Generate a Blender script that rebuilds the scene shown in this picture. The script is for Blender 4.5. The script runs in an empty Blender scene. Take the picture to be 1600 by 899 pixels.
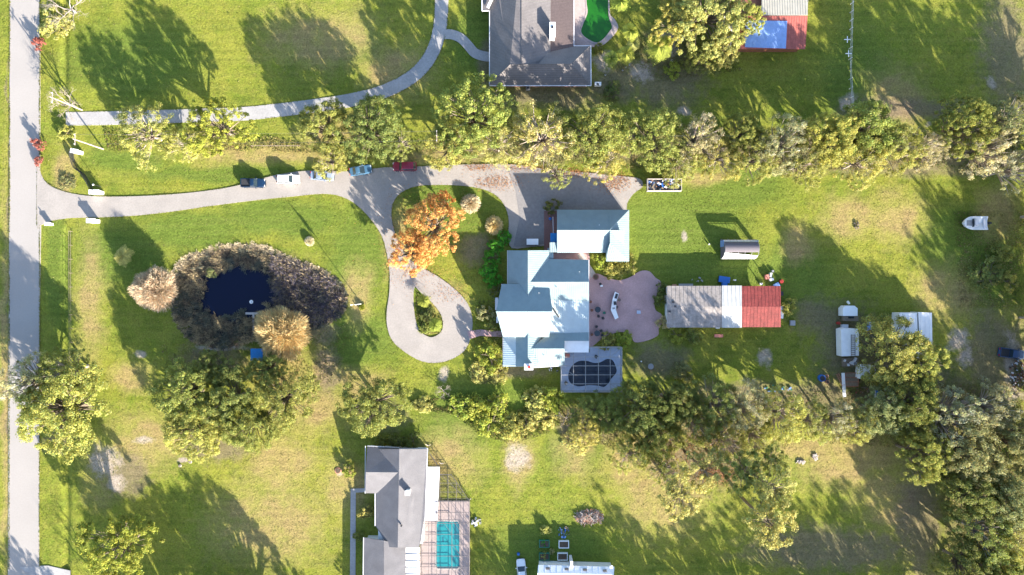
import bpy, math, random
import numpy as np
from mathutils import Vector, Matrix
R = math.radians
scn = bpy.context.scene
col = scn.collection
# ------------------------------------------------------------------ camera, light
CAMH = 140.0            # metres above the lawn
S = 0.13                # metres per photo pixel on the ground
cam = bpy.data.cameras.new('camera'); camo = bpy.data.objects.new('camera', cam); col.objects.link(camo)
camo.location = (0, 0, CAMH); camo.rotation_euler = (0, 0, 0)
cam.sensor_width = 36; cam.lens = 18 / (800 * S / CAMH); cam.clip_end = 5000; cam.clip_start = 1
scn.camera = camo
ELEV, AZ = 20.5, math.atan2(-0.811, 0.584)     # direction on the ground towards the sun
sd = Vector((math.cos(AZ) * math.cos(R(ELEV)), math.sin(AZ) * math.cos(R(ELEV)), math.sin(R(ELEV))))
w = bpy.data.worlds.new('World'); scn.world = w; w.use_nodes = True
nt = w.node_tree; bg = nt.nodes['Background']; sky = nt.nodes.new('ShaderNodeTexSky')
sky.sky_type = 'NISHITA'; sky.sun_disc = False; sky.sun_elevation = R(ELEV); sky.sun_rotation = math.atan2(sd.x, sd.y)
sky.air_density = 1.0; sky.dust_density = 1.0; sky.ozone_density = 1.5
nt.links.new(sky.outputs[0], bg.inputs[0]); bg.inputs[1].default_value = 0.115
sun = bpy.data.lights.new('sun', 'SUN'); suno = bpy.data.objects.new('sun', sun); col.objects.link(suno)
sun.energy = 5.0; sun.angle = R(0.55); sun.color = (1.0, 0.91, 0.77)
suno.rotation_euler = sd.to_track_quat('Z', 'Y').to_euler(); suno.location = (60, -80, 80)
vs = scn.view_settings; vs.view_transform = 'Standard'; vs.look = 'None'; vs.gamma = 1; vs.exposure = 2.03
vs.use_curve_mapping = False

def P(px, py, z=0.0):
    k = S * (CAMH - z) / CAMH
    return Vector(((px - 800) * k, (449.5 - py) * k, z))
# ------------------------------------------------------------------ materials
def mat(name, color, rough=0.7, metal=0.0, noise=0.0, nscale=2.0, bump=0.0, bscale=8.0, spec=0.4, stripes=None, alpha=1.0, nscale2=None):
    m = bpy.data.materials.new(name); m.use_nodes = True; n = m.node_tree; b = n.nodes['Principled BSDF']
    b.inputs['Base Color'].default_value = (*color, 1); b.inputs['Roughness'].default_value = rough
    b.inputs['Metallic'].default_value = metal; b.inputs['Specular IOR Level'].default_value = spec
    b.inputs['Alpha'].default_value = alpha
    tc = n.nodes.new('ShaderNodeTexCoord')
    last = None
    if noise:
        t = n.nodes.new('ShaderNodeTexNoise'); t.inputs['Scale'].default_value = nscale; t.inputs['Detail'].default_value = 8; t.inputs['Roughness'].default_value = 0.65
        n.links.new(tc.outputs['Object'], t.inputs['Vector'])
        mr = n.nodes.new('ShaderNodeMapRange'); mr.inputs['From Min'].default_value = 0.3; mr.inputs['From Max'].default_value = 0.7
        mr.inputs['To Min'].default_value = 1 - noise; mr.inputs['To Max'].default_value = 1 + noise; n.links.new(t.outputs['Fac'], mr.inputs['Value'])
        mx = n.nodes.new('ShaderNodeVectorMath'); mx.operation = 'SCALE'; mx.inputs[0].default_value = color
        n.links.new(mr.outputs[0], mx.inputs['Scale']); last = mx.outputs[0]
        if nscale2:
            t2 = n.nodes.new('ShaderNodeTexNoise'); t2.inputs['Scale'].default_value = nscale2; t2.inputs['Detail'].default_value = 3
            n.links.new(tc.outputs['Object'], t2.inputs['Vector'])
            mr2 = n.nodes.new('ShaderNodeMapRange'); mr2.inputs['From Min'].default_value = 0.3; mr2.inputs['From Max'].default_value = 0.7
            mr2.inputs['To Min'].default_value = 1 - noise * .7; mr2.inputs['To Max'].default_value = 1 + noise * .7; n.links.new(t2.outputs['Fac'], mr2.inputs['Value'])
            mx2 = n.nodes.new('ShaderNodeVectorMath'); mx2.operation = 'SCALE'; n.links.new(last, mx2.inputs[0]); n.links.new(mr2.outputs[0], mx2.inputs['Scale']); last = mx2.outputs[0]
    if stripes:
        ax, sc, lo = stripes
        wv = n.nodes.new('ShaderNodeTexWave'); wv.bands_direction = ax; wv.inputs['Scale'].default_value = sc; wv.inputs['Distortion'].default_value = .3
        n.links.new(tc.outputs['Object'], wv.inputs['Vector'])
        m3 = n.nodes.new('ShaderNodeMapRange'); m3.inputs['To Min'].default_value = lo; m3.inputs['To Max'].default_value = 1.05; n.links.new(wv.outputs['Fac'], m3.inputs['Value'])
        mx3 = n.nodes.new('ShaderNodeVectorMath'); mx3.operation = 'SCALE'; mx3.inputs[0].default_value = color
        if last: n.links.new(last, mx3.inputs[0])
        n.links.new(m3.outputs[0], mx3.inputs['Scale']); last = mx3.outputs[0]
    if last: n.links.new(last, b.inputs['Base Color'])
    if bump:
        t = n.nodes.new('ShaderNodeTexNoise'); t.inputs['Scale'].default_value = bscale; t.inputs['Detail'].default_value = 6
        n.links.new(tc.outputs['Object'], t.inputs['Vector'])
        bp = n.nodes.new('ShaderNodeBump'); bp.inputs['Strength'].default_value = bump; bp.inputs['Distance'].default_value = 0.1
        n.links.new(t.outputs['Fac'], bp.inputs['Height']); n.links.new(bp.outputs[0], b.inputs['Normal'])
    return m

def leafmat(name, trans=0.3, rough=0.6):
    """leaf colour = the object's own colour times a per-leaf tint stored on the mesh"""
    m = bpy.data.materials.new(name); m.use_nodes = True; n = m.node_tree; b = n.nodes['Principled BSDF']; out = n.nodes['Material Output']
    oi = n.nodes.new('ShaderNodeObjectInfo'); at = n.nodes.new('ShaderNodeAttribute'); at.attribute_name = 'col'
    mu = n.nodes.new('ShaderNodeVectorMath'); mu.operation = 'MULTIPLY'; n.links.new(oi.outputs['Color'], mu.inputs[0]); n.links.new(at.outputs['Color'], mu.inputs[1])
    n.links.new(mu.outputs[0], b.inputs['Base Color']); b.inputs['Roughness'].default_value = rough; b.inputs['Specular IOR Level'].default_value = 0.25
    if trans:
        tr = n.nodes.new('ShaderNodeBsdfTranslucent'); n.links.new(mu.outputs[0], tr.inputs['Color'])
        ms = n.nodes.new('ShaderNodeMixShader'); ms.inputs[0].default_value = trans
        n.links.new(b.outputs[0], ms.inputs[1]); n.links.new(tr.outputs[0], ms.inputs[2]); n.links.new(ms.outputs[0], out.inputs['Surface'])
    return m

M = dict(
 leaf=leafmat('leaf', 0.4), blade=leafmat('dry_blade', 0.2),
 bark=mat('bark', (.2, .16, .12), .9, noise=.3, nscale=3), palebark=mat('pale_bark', (.36, .3, .26), .9, noise=.25, nscale=2),
 asphalt=mat('road_asphalt', (.3, .277, .262), .9, noise=.06, nscale=3.5, bump=.2, bscale=14, nscale2=.12),
 drive=mat('drive_asphalt', (.285, .258, .238), .9, noise=.12, nscale=3.5, bump=.3, bscale=12, nscale2=.3),
 apron=mat('shaded_asphalt', (.2, .19, .19), .9, noise=.15, nscale=2, nscale2=.2),  # same asphalt as the drive, with shade put into its colour
 concrete=mat('concrete', (.31, .3, .3), .9, noise=.14, nscale=2.5, nscale2=.3, bump=.2),
 paver=mat('pink_pavers', (.42, .27, .265), .85, noise=.16, nscale=5, nscale2=.35, bump=.3, bscale=20),
 brick=mat('red_brick', (.2, .11, .1), .85, noise=.2, nscale=5),
 roofmetal=mat('pale_metal_roof', (.22, .29, .312), .5, metal=0.0, noise=.08, nscale=.8, spec=.25),
 roofsunlit=mat('sunlit_porch_roof', (.42, .5, .53), .5, noise=.08, nscale=.8, spec=.25),  # lit copy of the roof metal, sunlight on low slopes put into colour
 roofwhite=mat('white_roof', (.75, .75, .76), .6, noise=.08, nscale=.8),
 shingle=mat('grey_shingles', (.145, .14, .15), .9, noise=.16, nscale=6, nscale2=.5, bump=.5, bscale=18),
 tile=mat('tan_tiles', (.165, .15, .15), .85, noise=.15, nscale=4, nscale2=.4, stripes=('Y', 1.1, .75), bump=.3),
 brownroof=mat('brown_roof', (.1, .075, .075), .85, noise=.2, nscale=3, stripes=('Y', 1.1, .8)),
 shedgrey=mat('weathered_roof', (.27, .24, .225), .7, noise=.25, nscale=.6, nscale2=2.5, stripes=('X', 1.4, .9)),
 shedwhite=mat('white_sheet_roof', (.46, .46, .45), .6, noise=.14, nscale=.8, stripes=('X', 1.4, .9)),
 redroof=mat('red_sheet_roof', (.22, .04, .035), .6, noise=.3, nscale=.9, nscale2=4, stripes=('Y', 1.3, .8)),
 redroofv=mat('red_barn_roof', (.36, .1, .08), .6, noise=.2, nscale=.9, nscale2=4, stripes=('X', 1.6, .75)),
 creamroof=mat('cream_sheet_roof', (.42, .39, .33), .7, noise=.1, nscale=.9, stripes=('X', 1.6, .85)),
 wall=mat('cream_wall', (.55, .52, .46), .85, noise=.06, nscale=2), wallw=mat('white_wall', (.72, .71, .69), .8, noise=.08, nscale=2),
 wood=mat('grey_wood', (.2, .16, .12), .85, noise=.25, nscale=3), white=mat('white_paint', (.78, .78, .78), .45, noise=.04, nscale=2),
 trim=mat('white_trim', (.62, .62, .66), .6), glass=mat('dark_glass', (.02, .03, .04), .08, spec=.8),
 carglass=mat('car_glass', (.02, .035, .05), .08, spec=1.0), tyre=mat('tyre_rubber', (.02, .02, .02), .9), rim=mat('steel_rim', (.4, .4, .4), .35, metal=.7),
 lampglass=mat('lamp_lens', (.6, .6, .6), .2), redlens=mat('red_lens', (.4, .02, .02), .25),
 bluetarp=mat('blue_tarp', (.02, .2, .5), .5, noise=.15, nscale=1.5, bump=.5, bscale=4), paletarp=mat('pale_blue_tarp', (.2, .32, .6), .5, noise=.15, nscale=1, bump=.7, bscale=3),
 black=mat('black_plastic', (.03, .03, .035), .6), dark=mat('dark_metal', (.05, .05, .055), .5, metal=.3), bronze=mat('bronze_frame', (.16, .14, .14), .5, metal=.3),
 grey=mat('grey_metal', (.3, .3, .31), .5, metal=.3), rust=mat('rusty_metal', (.25, .1, .06), .8, noise=.3, nscale=3), red=mat('red_paint', (.4, .04, .03), .5), salmon=mat('salmon_paint', (.55, .2, .15), .6),
 blue=mat('blue_plastic', (.02, .12, .4), .5), green=mat('green_plastic', (.02, .15, .1), .5), clay=mat('clay', (.45, .22, .14), .8),
 soil=mat('soil', (.1, .07, .05), .95, noise=.35, nscale=3, bump=.6), tarpmesh=mat('shade_cloth', (.17, .15, .17), .8, stripes=('X', 3.0, .6)),
 bluedeck=mat('blue_deck', (.42, .47, .58), .75, noise=.1, nscale=1.2, nscale2=5), poolnavy=mat('dark_pool_water', (.004, .012, .03), .04, spec=.6),
 pooltq=mat('turquoise_pool_water', (.02, .25, .28), .05, spec=.5, noise=.14, nscale=.5), poolstep=mat('pool_floor_steps', (.02, .15, .2), .1),
 poolgreen=mat('green_pool_water', (.012, .11, .008), .06, spec=.5, noise=.25, nscale=.25), pond=mat('pond_water', (.001, .004, .022), .06, spec=.3, bump=.02, bscale=2),
 coping=mat('pale_coping', (.4, .36, .34), .8, noise=.1, nscale=3), pinkdeck=mat('mauve_deck', (.37, .3, .29), .85, noise=.12, nscale=1.5, nscale2=6),
)
def screenmat():
    m = bpy.data.materials.new('insect_screen'); m.use_nodes = True; n = m.node_tree; out = n.nodes['Material Output']; b = n.nodes['Principled BSDF']
    b.inputs['Base Color'].default_value = (.03, .035, .04, 1); b.inputs['Roughness'].default_value = .8
    t = n.nodes.new('ShaderNodeBsdfTransparent'); x = n.nodes.new('ShaderNodeMixShader'); x.inputs[0].default_value = .12
    n.links.new(t.outputs[0], x.inputs[1]); n.links.new(b.outputs[0], x.inputs[2]); n.links.new(x.outputs[0], out.inputs['Surface'])
    return m
M['screen'] = screenmat()
# ------------------------------------------------------------------ builders
class MB:
    def __init__(s): s.v = []; s.f = []
    def add(s, vs_, fs):
        o = len(s.v); s.v += [tuple(x) for x in vs_]; s.f += [tuple(i + o for i in f) for f in fs]; return s
    def box(s, cx, cy, cz, sx, sy, sz, rz=0.0, taper=1.0):
        c, n = math.cos(rz), math.sin(rz); p = []
        for k, dz in ((1, -.5), (taper, .5)):
            for dx, dy in ((-.5, -.5), (.5, -.5), (.5, .5), (-.5, .5)):
                x, y = dx * sx * k, dy * sy * k; p.append((cx + x * c - y * n, cy + x * n + y * c, cz + dz * sz))
        return s.add(p, [(3, 2, 1, 0), (4, 5, 6, 7), (0, 1, 5, 4), (1, 2, 6, 5), (2, 3, 7, 6), (3, 0, 4, 7)])
    def tube(s, pts, rad, n=6, cap=True):
        pts = [Vector(p) for p in pts]
        if not hasattr(rad, '__len__'): rad = [rad] * len(pts)
        vs_, fs = [], []
        for i, p in enumerate(pts):
            d = (pts[min(i + 1, len(pts) - 1)] - pts[max(i - 1, 0)]).normalized()
            u = d.cross(Vector((0, 0, 1)) if abs(d.z) < .95 else Vector((1, 0, 0))).normalized(); q = d.cross(u)
            for k in range(n):
                a = 2 * math.pi * k / n; vs_.append(p + (u * math.cos(a) + q * math.sin(a)) * rad[i])
        for i in range(len(pts) - 1):
            for k in range(n):
                a, b = i * n + k, i * n + (k + 1) % n; fs.append((a, b, b + n, a + n))
        if cap: fs.append(tuple(range(n - 1, -1, -1))); fs.append(tuple((len(pts) - 1) * n + k for k in range(n)))
        return s.add(vs_, fs)
    def prism(s, poly, z0, z1):
        n = len(poly); a = sum(poly[i][0] * poly[(i + 1) % n][1] - poly[(i + 1) % n][0] * poly[i][1] for i in range(n))
        if a < 0: poly = poly[::-1]
        vs_ = [(p[0], p[1], z0) for p in poly] + [(p[0], p[1], z1) for p in poly]
        return s.add(vs_, [tuple(range(n - 1, -1, -1)), tuple(range(n, 2 * n))] + [(i, (i + 1) % n, (i + 1) % n + n, i + n) for i in range(n)])
    def plane(s, pts, th=.12, ribs=0, rib=(.05, .05)):
        """sloped roof panel with thickness and raised ribs running down the slope"""
        pts = [Vector(p) for p in pts]; n = Vector((0, 0, 0))
        for i in range(len(pts)): n += (pts[i] - pts[0]).cross(pts[(i + 1) % len(pts)] - pts[0])
        n.normalize()
        if n.z < 0: pts = pts[::-1]; n = -n
        N = len(pts); dn = Vector((0, 0, -th))
        s.add(pts + [p + dn for p in pts], [tuple(range(N)), tuple(range(2 * N - 1, N - 1, -1))] + [(i + N, (i + 1) % N + N, (i + 1) % N, i) for i in range(N)])
        if ribs:
            down = Vector((0, 0, -1)) - n * n.dot(Vector((0, 0, -1)))
            if down.length < 1e-4: down = Vector((0, -1, 0))
            down.normalize(); ac = n.cross(down); o = pts[0]
            uv = [((p - o).dot(ac), (p - o).dot(down)) for p in pts]
            u = min(a for a, b in uv) + ribs * .5; um = max(a for a, b in uv)
            while u < um:
                hit = []
                for i in range(N):
                    (a0, b0), (a1, b1) = uv[i], uv[(i + 1) % N]
                    if (a0 - u) * (a1 - u) < 0: hit.append(b0 + (b1 - b0) * (u - a0) / (a1 - a0))
                if len(hit) >= 2 and max(hit) - min(hit) > .1:
                    A = o + ac * u + down * min(hit); B = o + ac * u + down * max(hit); w_, h_ = ac * rib[0] / 2, n * rib[1]
                    s.add([A - w_, A + w_, B + w_, B - w_, A - w_ + h_, A + w_ + h_, B + w_ + h_, B - w_ + h_],
                          [(4, 5, 6, 7), (0, 1, 5, 4), (1, 2, 6, 5), (2, 3, 7, 6), (3, 0, 4, 7)])
                u += ribs
        return s
    def build(s, name, m, parent=None, smooth=False, local=False):
        me = bpy.data.meshes.new(name)
        v = s.v
        if parent is not None and not local:
            wl = Vector(parent.get('_o', (0, 0, 0))); v = [(a - wl.x, b - wl.y, c - wl.z) for a, b, c in v]
        me.from_pydata(v, [], s.f); me.materials.append(m); me.update()
        if smooth: me.shade_smooth()
        o = bpy.data.objects.new(name, me); col.objects.link(o)
        if parent is not None:
            o.parent = parent; o['_o'] = parent.get('_o', (0, 0, 0))
        return o
def tag(o, label=None, cat=None, group=None, kind=None):
    if label: o['label'] = label
    if cat: o['category'] = cat
    if group: o['group'] = group
    if kind: o['kind'] = kind
    return o
def empty(name, loc=(0, 0, 0), label=None, cat=None, group=None, rz=0.0):
    o = bpy.data.objects.new(name, None); col.objects.link(o); o.location = loc; o.rotation_euler[2] = rz; o['_o'] = tuple(loc)
    return tag(o, label, cat, group)
def lempty(name, loc, label, cat, group=None, rz=0.0):      # a thing whose parts are modelled in its own local space
    o = empty(name, loc, label, cat, group, rz); o['_o'] = (0, 0, 0); return o
def npmesh(name, v, f, m, colr=None, parent=None, smooth=False):
    me = bpy.data.meshes.new(name); v = np.asarray(v, np.float32); f = np.asarray(f, np.int32); k = f.shape[1]
    me.vertices.add(len(v)); me.vertices.foreach_set('co', v.ravel()); me.loops.add(f.size); me.loops.foreach_set('vertex_index', f.ravel())
    me.polygons.add(len(f)); me.polygons.foreach_set('loop_start', np.arange(0, f.size, k, dtype=np.int32)); me.update(calc_edges=True)
    if colr is not None:
        a = me.color_attributes.new('col', 'FLOAT_COLOR', 'POINT'); c = np.ones((len(v), 4), np.float32); c[:, :3] = colr; a.data.foreach_set('color', c.ravel())
    me.materials.append(m)
    if smooth: me.shade_smooth()
    o = bpy.data.objects.new(name, me); col.objects.link(o)
    if parent is not None: o.parent = parent
    return o
def smooth_poly(pts, n=5, closed=True):
    pts = [Vector((p[0], p[1])) for p in pts]; N = len(pts); out = []
    for i in range(N if closed else N - 1):
        g = lambda j: pts[j % N] if closed else pts[max(0, min(N - 1, j))]
        a, b, c, d = g(i - 1), g(i), g(i + 1), g(i + 2)
        for k in range(n):
            t = k / n; out.append(.5 * ((2 * b) + (c - a) * t + (2 * a - 5 * b + 4 * c - d) * t * t + (3 * b - a - 3 * c + d) * t ** 3))
    if not closed: out.append(pts[-1])
    return out
def wpoly(px, z=0.0): return [P(p[0], p[1], z) for p in px]
def sheet(name, outer, holes, top, th, m, parent=None):
    """flat slab with holes; polygons in world metres"""
    cu = bpy.data.curves.new(name, 'CURVE'); cu.dimensions = '2D'; cu.fill_mode = 'BOTH'; cu.extrude = th / 2
    off = Vector(parent['_o']) if parent is not None else Vector((0, 0, 0))
    for poly in [outer] + list(holes):
        sp = cu.splines.new('POLY'); sp.points.add(len(poly) - 1); sp.use_cyclic_u = True
        for i, p in enumerate(poly): sp.points[i].co = (p[0] - off.x, p[1] - off.y, 0, 1)
    t = bpy.data.objects.new('t', cu); col.objects.link(t); me = bpy.data.meshes.new_from_object(t)
    bpy.data.objects.remove(t); bpy.data.curves.remove(cu); me.name = name
    for v in me.vertices: v.co.z += top - th / 2 - off.z
    me.materials.clear(); me.materials.append(m)
    o = bpy.data.objects.new(name, me); col.objects.link(o)
    if parent is not None: o.parent = parent
    return o
def band(path, widths, n=5):
    """centre line in photo pixels -> closed polygon in px"""
    pts = smooth_poly(path, n, False); L, Rr = [], []
    for i, p in enumerate(pts):
        d = (pts[min(i + 1, len(pts) - 1)] - pts[max(i - 1, 0)]).normalized(); q = Vector((-d.y, d.x)); wd = widths / 2
        L.append(p + q * wd); Rr.append(p - q * wd)
    return L + Rr[::-1]
def vnoise(x, y, sc, seed):
    x = x / sc; y = y / sc; xi = np.floor(x).astype(np.int64); yi = np.floor(y).astype(np.int64); fx = x - xi; fy = y - yi
    fx = fx * fx * (3 - 2 * fx); fy = fy * fy * (3 - 2 * fy)
    def h(a, b):
        n = (a * 374761393 + b * 668265263 + seed * 974711) & 0xffffffff; n = ((n ^ (n >> 13)) * 1274126177) & 0xffffffff; return ((n ^ (n >> 16)) & 0xffff) / 65535.0
    return (h(xi, yi) * (1 - fx) + h(xi + 1, yi) * fx) * (1 - fy) + (h(xi, yi + 1) * (1 - fx) + h(xi + 1, yi + 1) * fx) * fy
def inpoly(x, y, poly):
    ins = np.zeros(x.shape, bool); n = len(poly)
    for i in range(n):
        x0, y0 = poly[i][0], poly[i][1]; x1, y1 = poly[(i + 1) % n][0], poly[(i + 1) % n][1]
        if y0 == y1: continue
        c = ((y0 > y) != (y1 > y)) & (x < (x1 - x0) * (y - y0) / (y1 - y0) + x0); ins ^= c
    return ins
def polydist(x, y, poly):
    d = np.full(x.shape, 1e9); n = len(poly)
    for i in range(n):
        ax, ay = poly[i][0], poly[i][1]; bx, by = poly[(i + 1) % n][0], poly[(i + 1) % n][1]
        L = (bx - ax) ** 2 + (by - ay) ** 2 + 1e-9; t = np.clip(((x - ax) * (bx - ax) + (y - ay) * (by - ay)) / L, 0, 1)
        d = np.minimum(d, np.hypot(x - ax - t * (bx - ax), y - ay - t * (by - ay)))
    return d
# ------------------------------------------------------------------ ground
POND = smooth_poly([(268,445),(275,415),(300,396),(340,384),(385,381),(420,386),(450,402),(490,415),(520,430),(541,455),(540,482),(525,500),(500,512),(470,520),(440,522),(400,532),(350,544),(310,538),(285,520),(270,490)], 3)
ZONES = {
 'dry': [(230,690,80,60),(440,725,70,60),(420,820,120,80),(560,600,60,30),(500,575,30,50),(810,720,30,60),(1040,770,90,90),(1330,710,120,70),(1390,780,70,70),(1330,340,60,40),(1400,340,60,50),(1100,280,50,14),
         (1480,460,60,60),(420,240,180,22),(520,205,60,40),(140,470,30,120),(500,60,110,60),(620,110,80,50),(700,470,40,30),(560,460,30,60),(430,420,70,25),(900,700,40,60),(980,720,50,60),(1560,330,40,60),(1250,380,30,40),(1250,700,60,40),
         (200,590,40,30),(440,580,60,40),(540,760,50,60),(480,640,80,50),(1400,150,60,60),(670,250,90,20),(8,600,10,400),(160,740,40,60),(700,720,60,60),(100,270,20,60),(620,380,30,80)],
 'sand': [(165,725,32,30),(185,755,20,16),(808,712,20,26),(1500,530,22,26),(1512,560,14,20),(1548,132,12,12),(1325,158,14,12),(1066,168,14,9),(290,718,12,5),(226,692,20,9),(1068,368,7,8),(1250,720,6,4),(1275,716,5,5),
          (1030,620,12,8),(216,557,14,8),(410,530,16,5),(350,545,60,6),(1580,560,14,50),(1040,660,8,5),(1195,560,14,20),(528,736,7,8),(1040,70,22,26),(1446,196,8,7),(940,95,20,20),(690,585,12,14),(1445,560,20,40),(1000,110,25,20),(1580,610,40,14)],
 'dirt': [(860,150,110,24),(1040,110,80,70),(960,130,50,40),(1575,80,50,120),(1420,170,120,20),(1330,545,70,80),(1420,600,110,50),(1560,560,70,90),(1440,820,45,110),(510,575,25,50),(500,520,30,20),(1250,620,250,30),(1100,700,110,70),(940,660,60,30),
          (1000,235,400,24),(1400,250,250,28),(745,392,32,34),(330,560,60,30),(200,745,40,40),(1245,235,60,40),(1540,430,30,10),(1500,640,100,60),(1540,800,70,110),(1030,560,50,30),(1290,500,60,40),(760,100,14,50),(600,655,40,30),(1300,860,160,40),(340,700,60,30),(88,690,40,16),(14,650,3,260),(14,300,3,300),(890,660,20,25),(800,580,60,16)],
 'lush': [(1060,350,120,70),(1120,420,100,50),(1150,290,90,40),(560,400,50,80),(440,340,110,30),(300,360,100,30),(700,330,80,50),(760,640,120,50),(700,680,60,40),(900,700,50,40),(560,530,70,50),(180,400,80,50),(1240,430,60,60),(1540,420,60,60),
          (860,860,90,50),(1340,150,60,120),(210,90,110,60),(740,60,40,60),(1500,380,60,60),(90,420,20,120),(200,250,80,20),(560,70,40,30),(660,450,20,30),(340,270,140,12)]}
def zone(px, py, lst):
    a = np.zeros(px.shape)
    for cx, cy, rx, ry in lst:
        d = np.sqrt(((px - cx) / rx) ** 2 + ((py - cy) / ry) ** 2); a = np.maximum(a, np.clip(1.35 - d * .85, 0, 1))
    return a
def hgt(x, y):
    z = -.16 + .10 * vnoise(x, y, 9, 1) + .05 * vnoise(x, y, 2.3, 2)
    px, py = x / S + 800, 449.5 - y / S
    d = np.clip(1 - np.abs(px - 103 + 6 * (vnoise(y, y, 20, 5) - .5)) / 9, 0, 1); z = z - .45 * d * d * (3 - 2 * d) * np.clip((py - 352) / 12, 0, 1)   # roadside ditch
    d = np.clip(1 - np.abs(px - 100) / 9, 0, 1); z = z - .4 * d * d * (3 - 2 * d) * (py < 165)
    ins = inpoly(px, py, POND); dd = polydist(px, py, POND) * S
    return np.where(ins, z - np.minimum(dd * .35, 1.5), z)
def ground():
    fx = np.arange(-112, 112.01, .4); fy = np.arange(-66, 66.01, .4); ext = np.array([1500, 900, 500, 300, 200, 150, 125.])
    xs = np.concatenate([-ext, fx, ext[::-1]]); ys = np.concatenate([-ext, fy[(fy > -66)], ext[::-1]]); ys = np.unique(np.concatenate([ys, [-80, 80, -100, 100]]))
    X, Y = np.meshgrid(xs, ys); Z = hgt(X, Y); px = X / S + 800; py = 449.5 - Y / S
    v = np.stack([X, Y, Z], -1).reshape(-1, 3); nx, ny = len(xs), len(ys); i = np.arange(ny - 1)[:, None] * nx + np.arange(nx - 1)[None]; i = i.ravel()
    f = np.stack([i, i + 1, i + 1 + nx, i + nx], 1)
    wob = 14 * (vnoise(X, Y, 4, 8) - .5) ; wob2 = 14 * (vnoise(X, Y, 4, 9) - .5)
    a = [zone(px + wob, py + wob2, ZONES[k]) for k in ('dry', 'sand', 'dirt')]; lush = zone(px + wob, py + wob2, ZONES['lush'])
    m = bpy.data.materials.new('ground_grass'); m.use_nodes = True; n = m.node_tree; b = n.nodes['Principled BSDF']; L = n.links.new
    b.inputs['Roughness'].default_value = .95; b.inputs['Specular IOR Level'].default_value = .1
    o = npmesh('ground', v, f, m, np.stack([x.ravel() for x in a], 1), smooth=True); tag(o, kind='structure')
    at2 = o.data.color_attributes.new('lush', 'FLOAT_COLOR', 'POINT'); c = np.zeros((len(v), 4), np.float32); c[:, 0] = lush.ravel(); at2.data.foreach_set('color', c.ravel())
    tc = n.nodes.new('ShaderNodeTexCoord')
    def nz(sc, det=6, rough=.6, vec=None):
        t = n.nodes.new('ShaderNodeTexNoise'); t.inputs['Scale'].default_value = sc; t.inputs['Detail'].default_value = det; t.inputs['Roughness'].default_value = rough
        L(vec or tc.outputs['Object'], t.inputs['Vector']); return t.outputs['Fac']
    def attr(nm):
        t = n.nodes.new('ShaderNodeAttribute'); t.attribute_name = nm; s_ = n.nodes.new('ShaderNodeSeparateColor'); L(t.outputs['Color'], s_.inputs[0]); return s_
    def mr(val, a0, a1, b0, b1):
        t = n.nodes.new('ShaderNodeMapRange'); L(val, t.inputs['Value']); t.inputs['From Min'].default_value = a0; t.inputs['From Max'].default_value = a1; t.inputs['To Min'].default_value = b0; t.inputs['To Max'].default_value = b1; return t.outputs[0]
    def add(a_, b_):
        t = n.nodes.new('ShaderNodeMath'); t.operation = 'ADD'; L(a_, t.inputs[0]); L(b_, t.inputs[1]); return t.outputs[0]
    def mulv(a_, k):
        t = n.nodes.new('ShaderNodeMath'); t.operation = 'MULTIPLY'; L(a_, t.inputs[0]); 
        if hasattr(k, 'node'): L(k, t.inputs[1])
        else: t.inputs[1].default_value = k
        return t.outputs[0]
    def mix(fac, a_, b_):
        t = n.nodes.new('ShaderNodeMix'); t.data_type = 'RGBA'; L(fac, t.inputs['Factor'])
        for q, i_ in ((a_, 6), (b_, 7)):
            if isinstance(q, tuple): t.inputs[i_].default_value = (*q, 1)
            else: L(q, t.inputs[i_])
        return t.outputs[2]
    at = attr('col'); lu = attr('lush')
    n1, n2, n3, n4 = nz(.07, 5), nz(.5, 8, .7), nz(3.2, 6, .75), nz(.22, 6, .65)
    mp = n.nodes.new('ShaderNodeMapping'); mp.inputs['Scale'].default_value = (.05, 1.0, 1); mp.inputs['Rotation'].default_value = (0, 0, .06); L(tc.outputs['Object'], mp.inputs[0]); streak = nz(1.0, 4, .6, mp.outputs[0])
    base = mix(mr(n1, .38, .62, 0, 1), (.14, .178, .022), (.2, .208, .03))
    base = mix(mr(n2, .4, .72, 0, .6), base, (.22, .2, .045))
    base = mix(mr(n4, .5, .7, 0, .8), base, (.1, .14, .02))
    base = mix(mr(add(lu.outputs[0], mulv(n2, .6)), .6, 1.1, 0, 1), base, (.108, .15, .024))
    base = mix(mr(streak, .45, .62, 0, .1), base, (.24, .23, .07))
    base = mix(mr(nz(1.1, 5, .7), .56, .68, 0, .6), base, (.075, .115, .018))
    dryf = mr(add(mulv(at.outputs[0], .75), add(mulv(n2, .7), mulv(n4, .6))), .95, 1.4, 0, 1)
    base = mix(mulv(dryf, .72), base, (.285, .235, .085))
    base = mix(mulv(mr(add(mulv(at.outputs[0], .8), mulv(n4, 1.0)), 1.15, 1.5, 0, 1), .6), base, (.31, .2, .11))
    base = mix(mulv(mr(add(mulv(at.outputs[2], .85), mulv(n2, 1.1)), .9, 1.35, 0, 1), .65), base, (.17, .125, .1))
    base = mix(mr(add(mulv(at.outputs[1], .9), mulv(n2, 1.3)), 1.15, 1.55, 0, .85), base, (.37, .31, .26))
    t = n.nodes.new('ShaderNodeVectorMath'); t.operation = 'SCALE'; L(base, t.inputs[0]); L(mr(n3, .25, .75, .5, 1.5), t.inputs['Scale'])
    wv = n.nodes.new('ShaderNodeTexWave'); wv.bands_direction = 'Y'; wv.inputs['Scale'].default_value = .2; wv.inputs['Distortion'].default_value = 3.5; wv.inputs['Detail'].default_value = 2; wv.inputs['Detail Scale'].default_value = .06; L(tc.outputs['Object'], wv.inputs['Vector'])
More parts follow.
